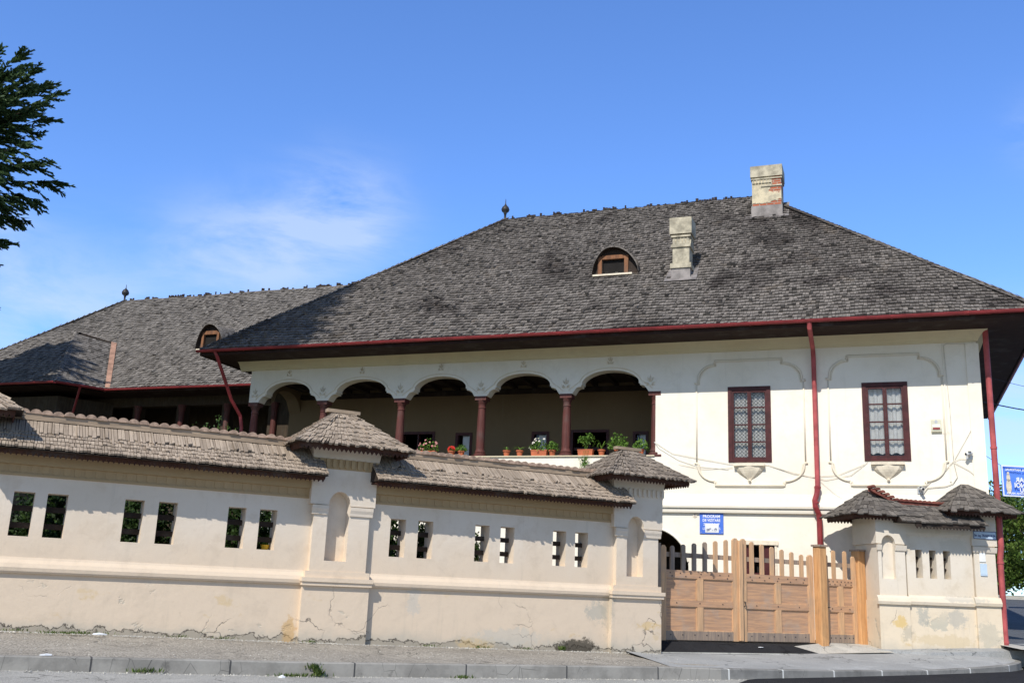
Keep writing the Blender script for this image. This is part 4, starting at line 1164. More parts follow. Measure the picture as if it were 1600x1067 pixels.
# ------------------------------------------------------------------ gate
G0 = .42; GY = .5
def picket(mb, x, w_, z0, z1, y0, y1):
    k = w_ * .32
    mb.prism([(x - w_ / 2, z0), (x + w_ / 2, z0), (x + w_ / 2, z1 - k), (x + w_ / 2 - k, z1), (x - w_ / 2 + k, z1), (x - w_ / 2, z1 - k)], 'y', y0, y1)
def gate_leaf(th, x0, x1, zl, zr, npk, convex, name='gate_leaf', st=.17, cols_=2):
    y0, y1 = GY, GY + .06
    f = MB()
    f.box(x0 + st - .02, x1 - st + .02, y0 + .035, y0 + .05, .5, 1.95)
    leaf = th.part(name, f, M_GATEH)
    for xx_, zz_ in ((x0 + st / 2, zl), (x1 - st / 2, zr)):
        q = MB(); picket(q, xx_, st, G0, zz_, y0, y1); th.part('stile', q, M_GATE, parent=leaf)
    for a, b in ((G0 + .01, .63), (1.19, 1.33), (1.84, 2.02)):
        r = MB(); r.box(x0 + st, x1 - st, y0 + .004, y1 - .004, a, b); th.part('rail', r, M_GATEH if a > .5 else M_GREYW, parent=leaf)
    r = MB(); r.box(x0 + st * .5, x1 - st * .5, y1 + .001, y1 + .05, 2.32, 2.43); th.part('rail', r, M_GREYW, parent=leaf)
    mm = MB(); n = cols_
    for i in range(1, n):
        xc = x0 + st + (x1 - x0 - 2 * st) * i / n
        mm.box(xc - .09, xc + .09, y0 + .002, y1 - .004, .632, 1.188); mm.box(xc - .09, xc + .09, y0 + .002, y1 - .004, 1.332, 1.838)
    th.part('muntin', mm, M_GATE, parent=leaf)
    p = MB()
    for i in range(n):
        a = x0 + st + (x1 - x0 - 2 * st) * i / n + (.09 if i else 0); b = x0 + st + (x1 - x0 - 2 * st) * (i + 1) / n - (.09 if i < n - 1 else 0)
        for c_, d_ in ((.63, 1.19), (1.33, 1.84)):
            # bead round the panel
            for q in ((a, a + .02, c_, d_), (b - .02, b, c_, d_), (a, b, c_, c_ + .02), (a, b, d_ - .02, d_)): p.box(q[0], q[1], y0 + .018, y0 + .034, q[2], q[3])
    th.part('panel_bead', p, M_GATE, parent=leaf)
    for i in range(npk):
        t = (i + .6) / (npk + .2); x = x0 + st + (x1 - x0 - 2 * st) * t
        z = zl + (zr - zl) * ((t ** convex) if zr > zl else 1 - (1 - t) ** convex) - (.03 if zl != zr else -.12)
        q = MB(); picket(q, x, .115, 2.02, z, y0 + .012, y1 - .004); th.part('picket', q, M_GATE if (npk < 4 or x > 3.0) else M_GREYW, parent=leaf)  # leftmost pickets get a darker colour for the post roof's shadow
    hw = MB()
    for z, k_ in ((1.95, 7), (1.88, 5), (1.27, 3), (.55, 6)):
        for i in range(k_):
            xx_ = x0 + st + (x1 - x0 - 2 * st) * (i + .5) / k_ + .03 * math.sin(i * 7 + z * 9)
            if cols_ == 2 or i % 2: hw.box(xx_ - .012, xx_ + .012, y0 - .004, y0 + .004, z - .012, z + .012)
    th.part('bolts', hw, M_BLKM, parent=leaf)
    return leaf
gate = Thing('double_gate', 'weathered brown wooden double gate with panels and a picket top', 'gate', FA, (4.0, .5, G0))
gate_leaf(gate, 1.58, 3.92, 2.58, 2.86, 6, 1.0)
gate_leaf(gate, 4.00, 6.36, 2.86, 2.58, 6, 1.0)
q = MB(); q.bbox(3.90, 4.02, .44, .495, G0 + .02, 2.80, .01); gate.part('meeting_strip', q, M_GATE)
q = MB(); q.bbox(1.22, 1.57, .46, .60, .15, 2.62, .01); gate.part('jamb', q, M_GREYW)
q = MB(); q.tube([(4.08, .485, 1.25), (4.08, .44, 1.25), (4.08, .44, 1.35), (4.08, .485, 1.35)], .012, 6); gate.part('handle', q, M_BLKM)
wk = Thing('wicket_gate', 'narrow brown wooden side gate between two orange posts', 'gate', FA, (7.3, .5, G0))
gate_leaf(wk, 6.74, 7.86, 2.62, 2.62, 2, 1, st=.13)
q = MB(); q.tube([(6.80, .49, 1.30), (6.80, .45, 1.30), (6.86, .45, 1.30)], .012, 6); wk.part('handle', q, M_BLKM)
def post(label, x, y, w_, z0, z1):
    t = Thing('gate_timber_post', label, 'post', FA, (x, y, z0), group='orange timber gate posts')
    m = MB(); m.bbox(x - w_ / 2, x + w_ / 2, y - w_ / 2, y + w_ / 2, z0 - .1, z1, .02); t.part('shaft', m, M_POST)
    m = MB(); m.bbox(x - w_ / 2 - .03, x + w_ / 2 + .03, y - w_ / 2 - .03, y + w_ / 2 + .03, z1, z1 + .05, .01); t.part('cap', m, M_GREYW)
post('orange timber post between the double gate and the narrow side gate', 6.52, .42, .25, .36, 2.80)
post('orange timber post against the plastered corner wall, right of the side gate', 8.0, .54, .26, .40, 2.76)

# ================================================================== CORNER WALL
def corner_post(label, cx, y0, y1, x0, x1, zb, zpl, zcap, ztopw, ze, zt, hx, hy, cyr, niche, dx=0, ridge=.1, cxr=None):
    th = Thing('corner_wall_post', label, 'wall post', FK, (cx, (y0 + y1) / 2, zb))
    b = MB()
    b.box(x0, x1, y0 + .001, y1, -.2, zpl)
    if niche:
        nx0, nx1 = niche; core = y0 + .14; r = (nx1 - nx0) / 2; c = (nx0 + nx1) / 2
        b.box(x0 + .03, x1 - .05, core, y1 - .03, zpl, zcap)
        b.box(x0 + .03, nx0, y0 + .02, core - .001, zpl, zcap); b.box(nx1, x1 - .05, y0 + .02, core - .001, zpl, zcap); b.box(nx0, nx1, y0 + .02, core - .001, zpl, 2.05)
        b.box(x0 - .02, x1, core + .001, y1, zcap, ztopw); b.box(x0 - .02, nx0, y0 - .01, core, zcap, ztopw); b.box(nx1, x1, y0 - .01, core, zcap, ztopw)
        xs = [c - r * math.cos(math.pi * i / 16) for i in range(17)]
        b.stripwall(xs, lambda x: zcap + 1.2 * math.sqrt(max(0, r * r - (x - c) ** 2)), lambda x: ztopw, y0 - .01, core)
    else:
        b.box(x0 + .03, x1 - .05, y0 + .02, y1 - .03, zpl, zcap); b.box(x0 - .02, x1 + .0, y0 - .01, y1, zcap, ztopw)
    body = th.part('masonry', b, M_WALLC)
    m = MB()
    m.prism([(y0 + .03, zpl - .10), (y0 - .05, zpl - .09), (y0 - .07, zpl - .02), (y0 - .04, zpl + .06), (y0 - .0, zpl + .12), (y0 + .03, zpl + .12)], 'x', x0 - .05, x1)
    if niche:
        for a, bb in ((x0 - .0, niche[0]), (niche[1], x1 - .02)): q_ = MB(); q_.prism([(y0 + .03, zcap - .18), (y0 - .01, zcap - .16), (y0 - .03, zcap - .09), (y0 - .045, zcap - .03), (y0 + .03, zcap - .03)], 'x', a, bb); th.part('capital', q_, M_WALLC, parent=body, rc=True)
    else:
        q_ = MB(); q_.prism([(y0 + .03, zcap - .18), (y0 - .01, zcap - .16), (y0 - .03, zcap - .09), (y0 - .045, zcap - .03), (y0 + .03, zcap - .03)], 'x', x0, x1 - .02); th.part('capital', q_, M_WALLC, parent=body, rc=True)
    th.part('plinth_moulding', m, M_WALLC, parent=body, rc=True)
    pyramid_roof(th, cxr if cxr is not None else cx, cyr, hx, hy, ze, zt, ridge, M_SHK, rg, expo=.2, width=.12, thick=.024)
    return th
corner_post('short plastered post with arched niche beside the narrow side gate, dark pyramid roof', .39, 0, 1.35, 0, .78, .37, 1.53, 2.90, 3.56, 3.58, 4.28, .95, .95, .62, (.12, .47), cxr=.17)
corner_post('plastered end post at the street corner carrying the white and blue street name plate', 2.82, 0, .75, 2.50, 3.14, .55, 1.58, 2.95, 3.75, 3.76, 4.52, .98, .95, .40, None, cxr=2.62)
cw = Thing('corner_garden_wall', 'short plastered wall with three slits between the two corner posts', 'wall', FK, (1.6, .2, .45))
w = MB(); hs_ = [(1.015, 1.19, 2.10, 2.79), (1.375, 1.555, 2.10, 2.79), (1.74, 1.92, 2.10, 2.79)]
w.cellwall(sorted(set([.78, 2.50] + [q for h in hs_ for q in h[:2]])), [-.2, 2.10, 2.79, 3.42], notin(hs_), .06, .50)
cwb = cw.part('masonry', w, M_WALLC)
m = MB(); m.prism([(.07, 1.45), (.0, 1.46), (-.02, 1.53), (.01, 1.62), (.05, 1.68), (.07, 1.68)], 'x', .78, 2.5); m.box(.78, 2.5, .0, .07, 3.20, 3.42); m.box(.78, 2.5, .03, .07, 3.14, 3.199)
cw.part('plinth_moulding', m, M_WALLC, parent=cwb, rc=True)
for h in hs_:
    for z in (2.32, 2.58):
        q = MB(); q.tube([(h[0] - .03, .30, z - .02), (h[1] + .03, .30, z + .02)], .035, 8); cw.part('crossbar', q, M_DECK)
dk = MB(); dk.prism([(-.50, 3.42), (.28, 3.93), (1.0, 3.42)], 'x', .45, 2.62); cwr = cw.part('roof_deck', dk, M_DECK)
s = MB(); U = V3((0, .78, .51)); N = V3((1, 0, 0)).cross(U.normalized())
shingles(s, V3((.45, -.52, 3.42)), (1, 0, 0), U, N, U.length, lambda d: 0, lambda d: 2.2, .19, .125, .024, rg, jit=.3)
U2 = V3((0, -.72, .51)); shingles(s, V3((.45, 1.0, 3.42)), (1, 0, 0), U2, -V3((1, 0, 0)).cross(U2.normalized()), U2.length, lambda d: 0, lambda d: 2.2, .19, .14, .024, rg)
cw.part('shingle_covering', s, M_SHK, parent=cwr)
b = MB(); sawboard(b, (.8, -.47), (2.6, -.47), 3.405, .13); cw.part('eave_board', b, M_DECK, parent=cwr)
b = MB(); x = .0
while x < 1.95:
    zr = 4.30 - .5 * x if x < .62 else 3.99 - .03 * (x - .62)
    P = [(x + .06 + .065 * math.cos(math.pi * k / 8), zr + .065 * math.sin(math.pi * k / 8)) for k in range(9)]
    b.prism(P, 'y', .16, .42); x += .122
b.box(.64, 2.0, .20, .36, 3.90, 3.99)
b.add([(0, .2, 4.22), (.66, .2, 3.90), (.66, .36, 3.90), (0, .36, 4.22), (0, .2, 4.30), (.66, .2, 3.99), (.66, .36, 3.99), (0, .36, 4.30)], [(0, 1, 5, 4), (3, 7, 6, 2), (4, 5, 6, 7)])
cw.part('ridge_tiles', b, M_TILER, parent=cwr, rc=True)

# ================================================================== lettering
def text_mesh(txt, size, mirror=False, bold=0.0, align='CENTER', thick=.002):
    c = bpy.data.curves.new('t', 'FONT'); c.body = txt; c.size = size; c.align_x = align; c.align_y = 'CENTER'; c.extrude = thick; c.offset = bold * size
    c.resolution_u = 3
    o = bpy.data.objects.new('t', c); COL.objects.link(o)
    bpy.context.view_layer.update()
    me = bpy.data.meshes.new_from_object(o.evaluated_get(bpy.context.evaluated_depsgraph_get()))
    COL.objects.unlink(o); bpy.data.objects.remove(o)
    if mirror: me.transform(Matrix.Diagonal((-1, 1, 1, 1))); me.flip_normals()
    me.name = 'lettering'
    return me
def put_text(th, txt, size, pos, xdir, mat, mirror=False, bold=0.0, name='lettering', parent=None, sx=1.0):
    """pos and xdir in the thing's frame; text stands upright, facing so that xdir reads left to right"""
    me = text_mesh(txt, size, mirror, bold); me.materials.clear(); me.materials.append(mat)
    X = V3(xdir).normalized(); Z = V3((0, 0, 1)); Nn = X.cross(Z)
    m = Matrix((X * sx, Z, Nn)).transposed().to_4x4(); m.translation = V3(pos) - th.base
    me.transform(m)
    o = bpy.data.objects.new(name, me); COL.objects.link(o); o.parent = parent or th.o
    return o
# visiting-hours sign on the facade (x grows leftwards, so reading direction is -x)
sg = Thing('visiting_hours_sign', 'square blue sign with white lettering and a paper note on the facade', 'sign', FH, (7.28, 0, 3.5))
m = MB(); m.box(6.94, 7.62, -.055, -.03, 3.20, 3.84); sg.part('plate', m, M_BLUE)
m = MB()
for x in (6.98, 7.58):
    for z in (3.24, 3.80): m.box(x - .012, x + .012, -.03, -.024, z - .012, z + .012)
sg.part('screw', m, M_METAL)
put_text(sg, 'PROGRAM', .115, (7.28, -.027, 3.69), (-1, 0, 0), M_WTXT, bold=.02, sx=.92)
put_text(sg, 'DE VIZITARE', .105, (7.28, -.027, 3.58), (-1, 0, 0), M_WTXT, bold=.02, sx=.86)
put_text(sg, 'ZILNIC 9-17', .10, (7.28, -.027, 3.465), (-1, 0, 0), M_WTXT, sx=.9)
put_text(sg, 'LUNI INCHIS', .10, (7.28, -.027, 3.345), (-1, 0, 0), M_WTXT, sx=.9)
nt_ = MB()
for i in range(8):
    z0, z1 = 3.235 + i * .032, 3.235 + (i + 1) * .032; yy = lambda z: -.018 + .012 * math.sin((z - 3.23) * 9)
    nt_.add([(7.07, yy(z0), z0), (7.46, yy(z0), z0), (7.46, yy(z1), z1), (7.07, yy(z1), z1), (7.07, yy(z0) - .003, z0), (7.46, yy(z0) - .003, z0), (7.46, yy(z1) - .003, z1), (7.07, yy(z1) - .003, z1)], [(0, 3, 2, 1), (4, 5, 6, 7), (0, 4, 7, 3), (1, 2, 6, 5)])
note = Thing('paper_note', 'white paper note stuck over the lower half of the blue sign', 'note', FH, (7.27, -.02, 3.24))
note.part('sheet', nt_, M_PAPER)
put_text(note, '09   - 17', .085, (7.27, .002, 3.31), (-1, 0, 0), M_INK)
put_text(note, '00         00', .045, (7.235, .002, 3.345), (-1, 0, 0), M_INK)
# house-number disc
hn = Thing('house_number_disc', 'small round number plate left of the blue sign', 'number plate', FH, (7.76, 0, 3.70))
m = MB(); P = [(7.76 + .06 * math.cos(a), 3.72 + .06 * math.sin(a)) for a in [i * math.pi / 10 for i in range(20)]]; m.prism(P, 'y', -.058, -.04); hn.part('disc', m, M_STONE)
put_text(hn, '5', .10, (7.76, -.037, 3.72), (-1, 0, 0), M_INK)
# street name plate on end post
sp = Thing('street_name_plate', 'white street name plate with blue lettering on the end post', 'street sign', FK, (2.8, -.03, 3.22))
m = MB(); m.box(2.52, 3.12, -.035, -.014, 3.12, 3.31); sp.part('plate', m, M_LBLUE)
m = MB(); m.box(2.52, 3.12, -.038, -.0352, 3.12, 3.132); m.box(2.52, 3.12, -.038, -.0352, 3.298, 3.31); m.box(2.52, 2.532, -.038, -.0352, 3.132, 3.298); m.box(3.108, 3.12, -.038, -.0352, 3.132, 3.298)
sp.part('border', m, M_INK)
put_text(sp, 'Str. ing. TRAIAN ULEA', .085, (2.82, -.037, 3.205), (1, 0, 0), M_INK, bold=.015, sx=.68)
m = MB(); m.box(2.66, 2.82, .0, .018, 2.56, 2.92); m2 = MB()
o = single('white_notice_plate', m, M_WHITE, 'small blank white plate on the end post below the street name', 'plate', FK, (2.74, 0, 2.6))
m = MB(); m.box(2.665, 2.84, -.002, .018, 2.25, 2.52); m.box(2.665, 2.84, -.004, .018, 2.22, 2.245)
single('pale_blue_plate', m, M_LBLUE, 'pale blue plate fixed lowest on the end post', 'plate', FK, (2.75, 0, 2.22))

# banner over the side street, seen from behind (writing reversed)
bn = Thing('street_banner', 'blue banner with white border and reversed writing hung over the side street', 'banner', FW, (23.2, 42.3, 6.0))
BX = V3((1, .08, 0)).normalized()
FB = V3((20.69, 42.0, 6.02))
def bp(x, y, z): return FB + (BX * x + V3((0, 1, 0)) * y + V3((0, 0, z))) * 1.4
m = MB(); n = 12; Wd = 3.8
for i in range(n):
    a, b = Wd * i / n, Wd * (i + 1) / n; ya, yb = .03 * math.sin(a * 2.1), .03 * math.sin(b * 2.1)
    m.add([bp(a, ya, 0), bp(b, yb, 0), bp(b, yb, .92), bp(a, ya, .92), bp(a, ya + .008, 0), bp(b, yb + .008, 0), bp(b, yb + .008, .92), bp(a, ya + .008, .92)], [(0, 1, 2, 3), (5, 4, 7, 6), (0, 4, 5, 1), (3, 2, 6, 7)])
bo = bn.part('cloth', m, M_BANNER)
m = MB(); e_ = -.045
for (a, b, c, d) in ((0, Wd, 0, .035), (0, Wd, .885, .92), (0, .035, .035, .885), (Wd - .035, Wd, .035, .885)):
    vs = [bp(a, e_, c), bp(b, e_, c), bp(b, e_, d), bp(a, e_, d)]; vs += [v + V3((0, .012, 0)) for v in vs]
    m.add(vs, [(0, 1, 2, 3), (5, 4, 7, 6), (0, 4, 5, 1), (3, 2, 6, 7)])
bn.part('border', m, M_WTXT)
def btext(t, size, x, z, sx=1.0, bold=.03):
    me = text_mesh(t, size * 1.4, True, bold, 'RIGHT'); me.materials.clear(); me.materials.append(M_WTXT)
    # mirrored: the end of the line is nearest the house
    mm = Matrix((BX * sx, V3((0, 0, 1)), BX.cross(V3((0, 0, 1))))).transposed().to_4x4(); mm.translation = bp(x, -.05, z) - bn.base
    me.transform(mm); o = bpy.data.objects.new('lettering', me); COL.objects.link(o); o.parent = bn.o
btext('CONSILIUL JUDETEAN SI MUZEUL NATIONAL', .085, .10, .79, 1.15)
btext('30', .19, .72, .65, bold=.04); btext('DE ANI DE TRADITIE DAR', .19, .42, .495, bold=.04); btext('SI DATINA LA CASA NOI', .19, .36, .335, bold=.04); btext('LA MUZEU', .17, .52, .19, bold=.04)
btext('INTRARE LIBERA STR. REGINA MARIA', .085, .10, .09, 1.1)
m = MB()
for (x, z, r_x, r_z) in ((.20, .30, .085, .22), (.20, .55, .06, .12), (.20, .68, .04, .05)):
    P = [bp(x + r_x * math.cos(a), -.03, z + r_z * math.sin(a)) for a in [i * math.pi / 8 for i in range(16)]]; m.add(P, [tuple(range(16))])
bn.part('emblem', m, M_STONE)
m = MB()
m.tube([bp(0, 0, .92), V3((17.3, 38.6, 7.9))], .010, 5); m.tube([bp(0, 0, 0), V3((17.3, 38.6, 6.0))], .010, 5); m.tube([bp(Wd, 0, .92), V3((31, 43.5, 8.4))], .010, 5)
bn.part('rope', m, M_BLACKC)

# ================================================================== small fittings and cables on the facade
ab = Thing('alarm_siren', 'cream alarm siren box with red strip beside the right window', 'alarm', FH, (1.15, 0, 6.1))
m = MB(); m.prism([(0, 6.02), (.07, 6.06), (.09, 6.14), (.09, 6.38), (.06, 6.42), (0, 6.42)], 'x', 1.01, 1.27); ab.part('casing', m, M_CREAMP)
m = MB(); m.box(1.05, 1.23, .085, .098, 6.12, 6.17); ab.part('strobe', m, M_RED)
m = MB(); m.box(1.04, 1.24, .088, .094, 6.19, 6.26); ab.part('label_strip', m, M_WHITE)
m = MB(); P = [(1.14 + .04 * math.cos(a), 6.33 + .055 * math.sin(a)) for a in [i * math.pi / 6 for i in range(12)]]; m.prism(P, 'y', .088, .094); ab.part('grille', m, M_METAL)
def cctv(label, x, z, y=0, yaw=.5, fr=FH):
    t = Thing('security_camera', label, 'camera', fr, (x, y, z), group='security cameras')
    m = MB(); m.box(x - .09, x + .09, y, y + .02, z - .09, z + .1); m.tube([(x, y + .02, z - .04), (x, y + .12, z - .02), (x, y + .14, z + .03)], .018, 8); t.part('mount', m, M_METAL)
    m = MB(); d = V3((math.sin(yaw), math.cos(yaw), -.25)).normalized(); c = V3((x, y + .15, z + .05))
    m.tube([c - d * .08, c + d * .13], [.04, .042], 12); m.box(c.x - .045, c.x + .045, c.y - .06, c.y + .13, c.z + .043, c.z + .052); t.part('housing', m, M_WHITE)
    m = MB(); m.tube([c + d * .13, c + d * .136], .034, 12); t.part('lens', m, M_BLKM)
cctv('white security camera high on the facade near the corner', .36, 5.40, yaw=.9)
cctv('white security camera on the facade just above the corner wall ridge', 1.62, 4.46, yaw=-.4)
m = MB(); m.box(1.60, 1.82, .0, .05, 4.34, 4.52)
def cable(pts, r=.009, mat=M_CABLE, label='', cat='cable', sag=0):
    m = MB(); P = []
    for a, b in zip(pts[:-1], pts[1:]):
        for k in range(4):
            t = k / 4; p = V3(a).lerp(V3(b), t); p.z -= sag * 4 * t * (1 - t); P.append(p)
    P.append(V3(pts[-1])); m.tube(P, r * .62, 5)
    single('facade_cable', m, mat, label, cat, FH, pts[0], group='cables on the facade', smooth=True)
Y = .03
def c2(l): return [(a, Y, b) for a, b in l]
cable(c2([(8.96, 5.87), (8.81, 5.68), (8.23, 5.33), (7.66, 5.14), (6.77, 5.05)]), .010, M_WHITE, 'white cable sagging from the last column to under the lace window')
cable(c2([(8.96, 5.87), (8.42, 5.52), (7.66, 5.37), (6.74, 5.2), (5.65, 5.17), (4.95, 4.92), (4.43, 4.83), (3.74, 4.88), (3.05, 5.18)]), .009, label='long thin cable running under both upper windows')
cable(c2([(8.23, 5.2), (7.48, 5.05), (6.65, 5.1)]), .007, label='short low cable left of the lace window bracket')
cable(c2([(5.56, 5.14), (4.95, 4.95), (4.08, 4.74), (3.4, 4.88), (2.95, 5.24)]), .009, label='cable sagging behind the red downpipe between the window brackets')
cable(c2([(.76, 5.3), (.77, 6.67), (.82, 8.11), (.83, 8.47), (.76, 8.52), (-.05, 8.49)]), .012, label='vertical cable rising to the cornice right of the alarm box')
cable(c2([(-.05, 8.47), (-.03, 8.07), (-.02, 6.9), (.10, 6.45), (.30, 6.05), (.73, 5.3)]), .008, label='cable curving from the cornice corner down past the camera')
cable(c2([(.76, 5.26), (1.02, 4.95), (1.35, 4.71), (1.52, 4.54), (1.61, 4.35)]), .011, label='cable slanting from the junction to behind the corner wall ridge')
cable(c2([(.76, 5.23), (.69, 4.83), (.80, 4.66), (1.0, 4.58), (1.44, 4.54), (1.59, 4.35)]), .014, label='thick cable looping low above the end post roof')
cable(c2([(.76, 5.23), (.38, 5.0), (.06, 4.68), (-.15, 4.61)]), .010, label='cable slanting from the junction to the corner downpipe')
cable(c2([(.76, 5.25), (.57, 5.33), (.41, 5.30)]), .008, label='short cable from the junction to the camera mount')
cable(c2([(4.22, 4.7), (3.84, 4.35), (3.51, 4.12)]), .006, label='thin cable slanting down right of the red downpipe')
cable(c2([(1.0, 6.05), (.93, 6.0), (.86, 6.05), (.80, 6.0)]), .006, label='short wiggling cable at the alarm box')
m = MB()
P = [V3((12.9, 27.3, 7.0)).lerp(V3((30, 36, 8.9)), t / 12) - V3((0, 0, .6 * 4 * (t / 12) * (1 - t / 12))) for t in range(13)]
m.tube(P, .018, 5); single('overhead_line', m, M_BLACKC, 'thick black line leaving the manor corner to the right above the banner', 'cable', base=(12.9, 27.3, 7.0), group='lines over the side street')
m = MB()
P = [V3((13.0, 27.3, 7.75)).lerp(V3((30, 38, 9.3)), t / 12) - V3((0, 0, .5 * 4 * (t / 12) * (1 - t / 12))) for t in range(13)]
m.tube(P, .007, 5); single('overhead_line', m, M_BLACKC, 'thin upper line leaving the manor corner to the right', 'cable', base=(13.0, 27.3, 7.75), group='lines over the side street')

# ================================================================== plants
def leaf_quad(mb, p, d, s, rng, wd=.5, fold=.0):
    d = d.normalized(); a = Vector((rng.gauss(0, 1), rng.gauss(0, 1), rng.gauss(0, 1))); sd_ = d.cross(a)
    if sd_.length < 1e-4: sd_ = Vector((1, 0, 0))
    sd_ = sd_.normalized() * s * wd * .5
    mb.add([p, p + d * s * .5 + sd_, p + d * s, p + d * s * .5 - sd_], [(0, 1, 2, 3)])
def rvec(rng): return Vector((rng.gauss(0, 1), rng.gauss(0, 1), rng.gauss(0, 1))).normalized()
def flowerpot(name, label, s, y, z, kind, rng, box=None, plant='bush', h=.35, sp=.2, flower=None, nf=0, nl=160, ls=.07):
    t = Thing(name, label, 'flower pot', FH, (s, y, z), group='pots on the loggia parapet')
    m = MB()
    if box:
        hw = box / 2
        m.frust([(s - hw, y - .09), (s + hw, y - .09), (s + hw, y + .09), (s - hw, y + .09)], z, z + .17, 1.08); m.box(s - hw * 1.12, s + hw * 1.12, y - .105, y + .105, z + .165, z + .195)
    else:
        m.lathe([(.075, 0), (.10, .15), (.12, .15), (.122, .19), (.10, .19)], (s, y, z), 14)
        hw = .1
    t.part('pot', m, M_TERRA)
    f = MB(); zt = z + .18
    if plant == 'bush':
        for i in range(nl):
            v = rvec(rng); v.z = abs(v.z); c = V3((s + v.x * (sp + (box or 0) * .3), y + v.y * sp * .8, zt + v.z * h * (.3 + .7 * rng.random()))); leaf_quad(f, c, rvec(rng) + V3((0, 0, .5)), ls * (.6 + .8 * rng.random()), rng, .6)
        for i in range(6):
            v = rvec(rng); v.z = abs(v.z) + .6; f.tube([(s, y, zt - .03), V3((s, y, zt)) + v.normalized() * h * .8], .005, 4, False)
    elif plant == 'strap':
        for i in range(11):
            a = rng.random() * 6.28; r = sp * (.6 + .8 * rng.random()); P = []
            for k in range(6):
                q = k / 5; P.append(V3((s + math.cos(a) * r * q, y + math.sin(a) * r * q * .6, zt + h * (1.6 * q - 1.5 * q * q) * (1.2 if i < 4 else .8) + .02)))
            for p0, p1, k in zip(P[:-1], P[1:], range(5)):
                ww = .018 * (1 - k / 6); sd_ = V3((-math.sin(a), math.cos(a), 0)) * ww
                f.add([p0 - sd_, p0 + sd_, p1 + sd_ * .8, p1 - sd_ * .8], [(0, 1, 2, 3)])
    elif plant == 'stems':
        for (dx, hh) in ((-.13, h), (.12, h * .85), (0, h * .7)):
            f.tube([(s, y, zt - .03), (s + dx, y, zt + hh * .6)], .008, 5, False)
            for i in range(nl // 3):
                leaf_quad(f, V3((s + dx, y, zt + hh * .72)) + rvec(rng) * .13 * rng.random() ** .4, rvec(rng), ls * (.6 + .8 * rng.random()), rng, .6)
    t.part('foliage', f, M_PLANT)
    if flower:
        g = MB()
        for i in range(nf):
            v = rvec(rng); v.z = abs(v.z); v.y = abs(v.y) * .8; c = V3((s + v.x * (sp + (box or 0) * .35), y + v.y * sp, zt + .04 + v.z * h * .95)); r = .032 + .012 * rng.random()
            nrm = (v + V3((0, .8, .2))).normalized(); ax = nrm.cross(V3((0, 0, 1))).normalized(); ay = nrm.cross(ax)
            pts_ = [c] + [c + (ax * math.cos(a) + ay * math.sin(a)) * r * (1 if k % 2 else .75) + nrm * .01 for k, a in enumerate([j * math.pi / 5 for j in range(10)])]
            g.add(pts_, [(0, 1 + k, 1 + (k + 1) % 10) for k in range(10)])
        t.part('flowers', g, flower)
    return t
ry = random.Random(8); PZ = 5.478; PY = -.12
flowerpot('flower_pot', 'pot of pale pink petunias on the parapet just right of the middle post roof', 16.45, PY, PZ, 0, ry, box=.5, h=.42, sp=.2, flower=M_PINK, nf=16, nl=150)
flowerpot('flower_pot', 'pot of red geraniums left of a bright green clump on the parapet', 15.62, PY, PZ, 0, ry, h=.12, sp=.12, flower=M_REDF, nf=22, nl=50)
flowerpot('flower_pot', 'bright green leafy clump on the parapet beside the red geraniums', 15.28, PY, PZ, 0, ry, h=.20, sp=.17, nl=260, ls=.06)
flowerpot('flower_pot', 'small pot with short upright leaves, left of the spidery plant', 13.72, PY, PZ, 0, ry, plant='strap', h=.22, sp=.16)
flowerpot('flower_pot', 'small pot with long arching spidery leaves', 13.28, PY, PZ, 0, ry, plant='strap', h=.24, sp=.32)
flowerpot('flower_box', 'long terracotta box with white flowers left of the slender column', 12.62, PY, PZ, 0, ry, box=.48, h=.38, sp=.17, flower=M_WHF, nf=13, nl=240)
flowerpot('flower_pot', 'bushy green plant at the right end of the white flower box', 12.2, PY, PZ, 0, ry, h=.32, sp=.16, nl=220)
flowerpot('flower_box', 'terracotta box with two shrubby stems right of the slender column', 11.12, PY, PZ, 0, ry, box=.44, plant='stems', h=.55, nl=300)
flowerpot('flower_pot', 'plant with long drooping strap leaves near the gate post roof', 10.62, PY, PZ, 0, ry, plant='strap', h=.55, sp=.26)
flowerpot('flower_pot', 'leafy green plant tallest behind the gate post roof, left side', 10.1, PY, PZ, 0, ry, h=.55, sp=.3, nl=420)
flowerpot('flower_pot', 'green plant at the right end of the parapet by the last column', 9.40, PY, PZ, 0, ry, h=.34, sp=.22, nl=260)
f = MB()
for i in range(170):
    q = ry.random(); leaf_quad(f, V3((11.08 + ry.gauss(0, .07), .10 + abs(ry.gauss(0, .05)), 5.42 - q * .42)), rvec(ry) + V3((0, 0, -.8)), .06, ry, .6)
for i in range(4): f.tube([(11.0 + .05 * i, -.02, 5.64), (11.0 + .05 * i, .09, 5.5), (11.02 + .04 * i, .1, 5.1)], .004, 4, False)
single('trailing_plant', f, M_PLANT, 'green plant trailing down over the white parapet front', 'plant', FH, (11.08, .1, 5.0))

yp = Thing('yellow_pot', 'yellow plastic pot standing behind the slit nearest the middle post', 'pot', FA, (-7.78, .36, 1.95))
m = MB(); m.lathe([(.06, 0), (.085, .1), (.09, .1), (.088, .085)], (-7.80, .36, 1.946), 12); yp.part('pot', m, M_YEL)
m = MB()
for i in range(30): leaf_quad(m, V3((-7.8, .36, 2.04)) + rvec(ry) * .03, rvec(ry) + V3((0, 0, 1)), .05, ry)
yp.part('foliage', m, M_PLANT)

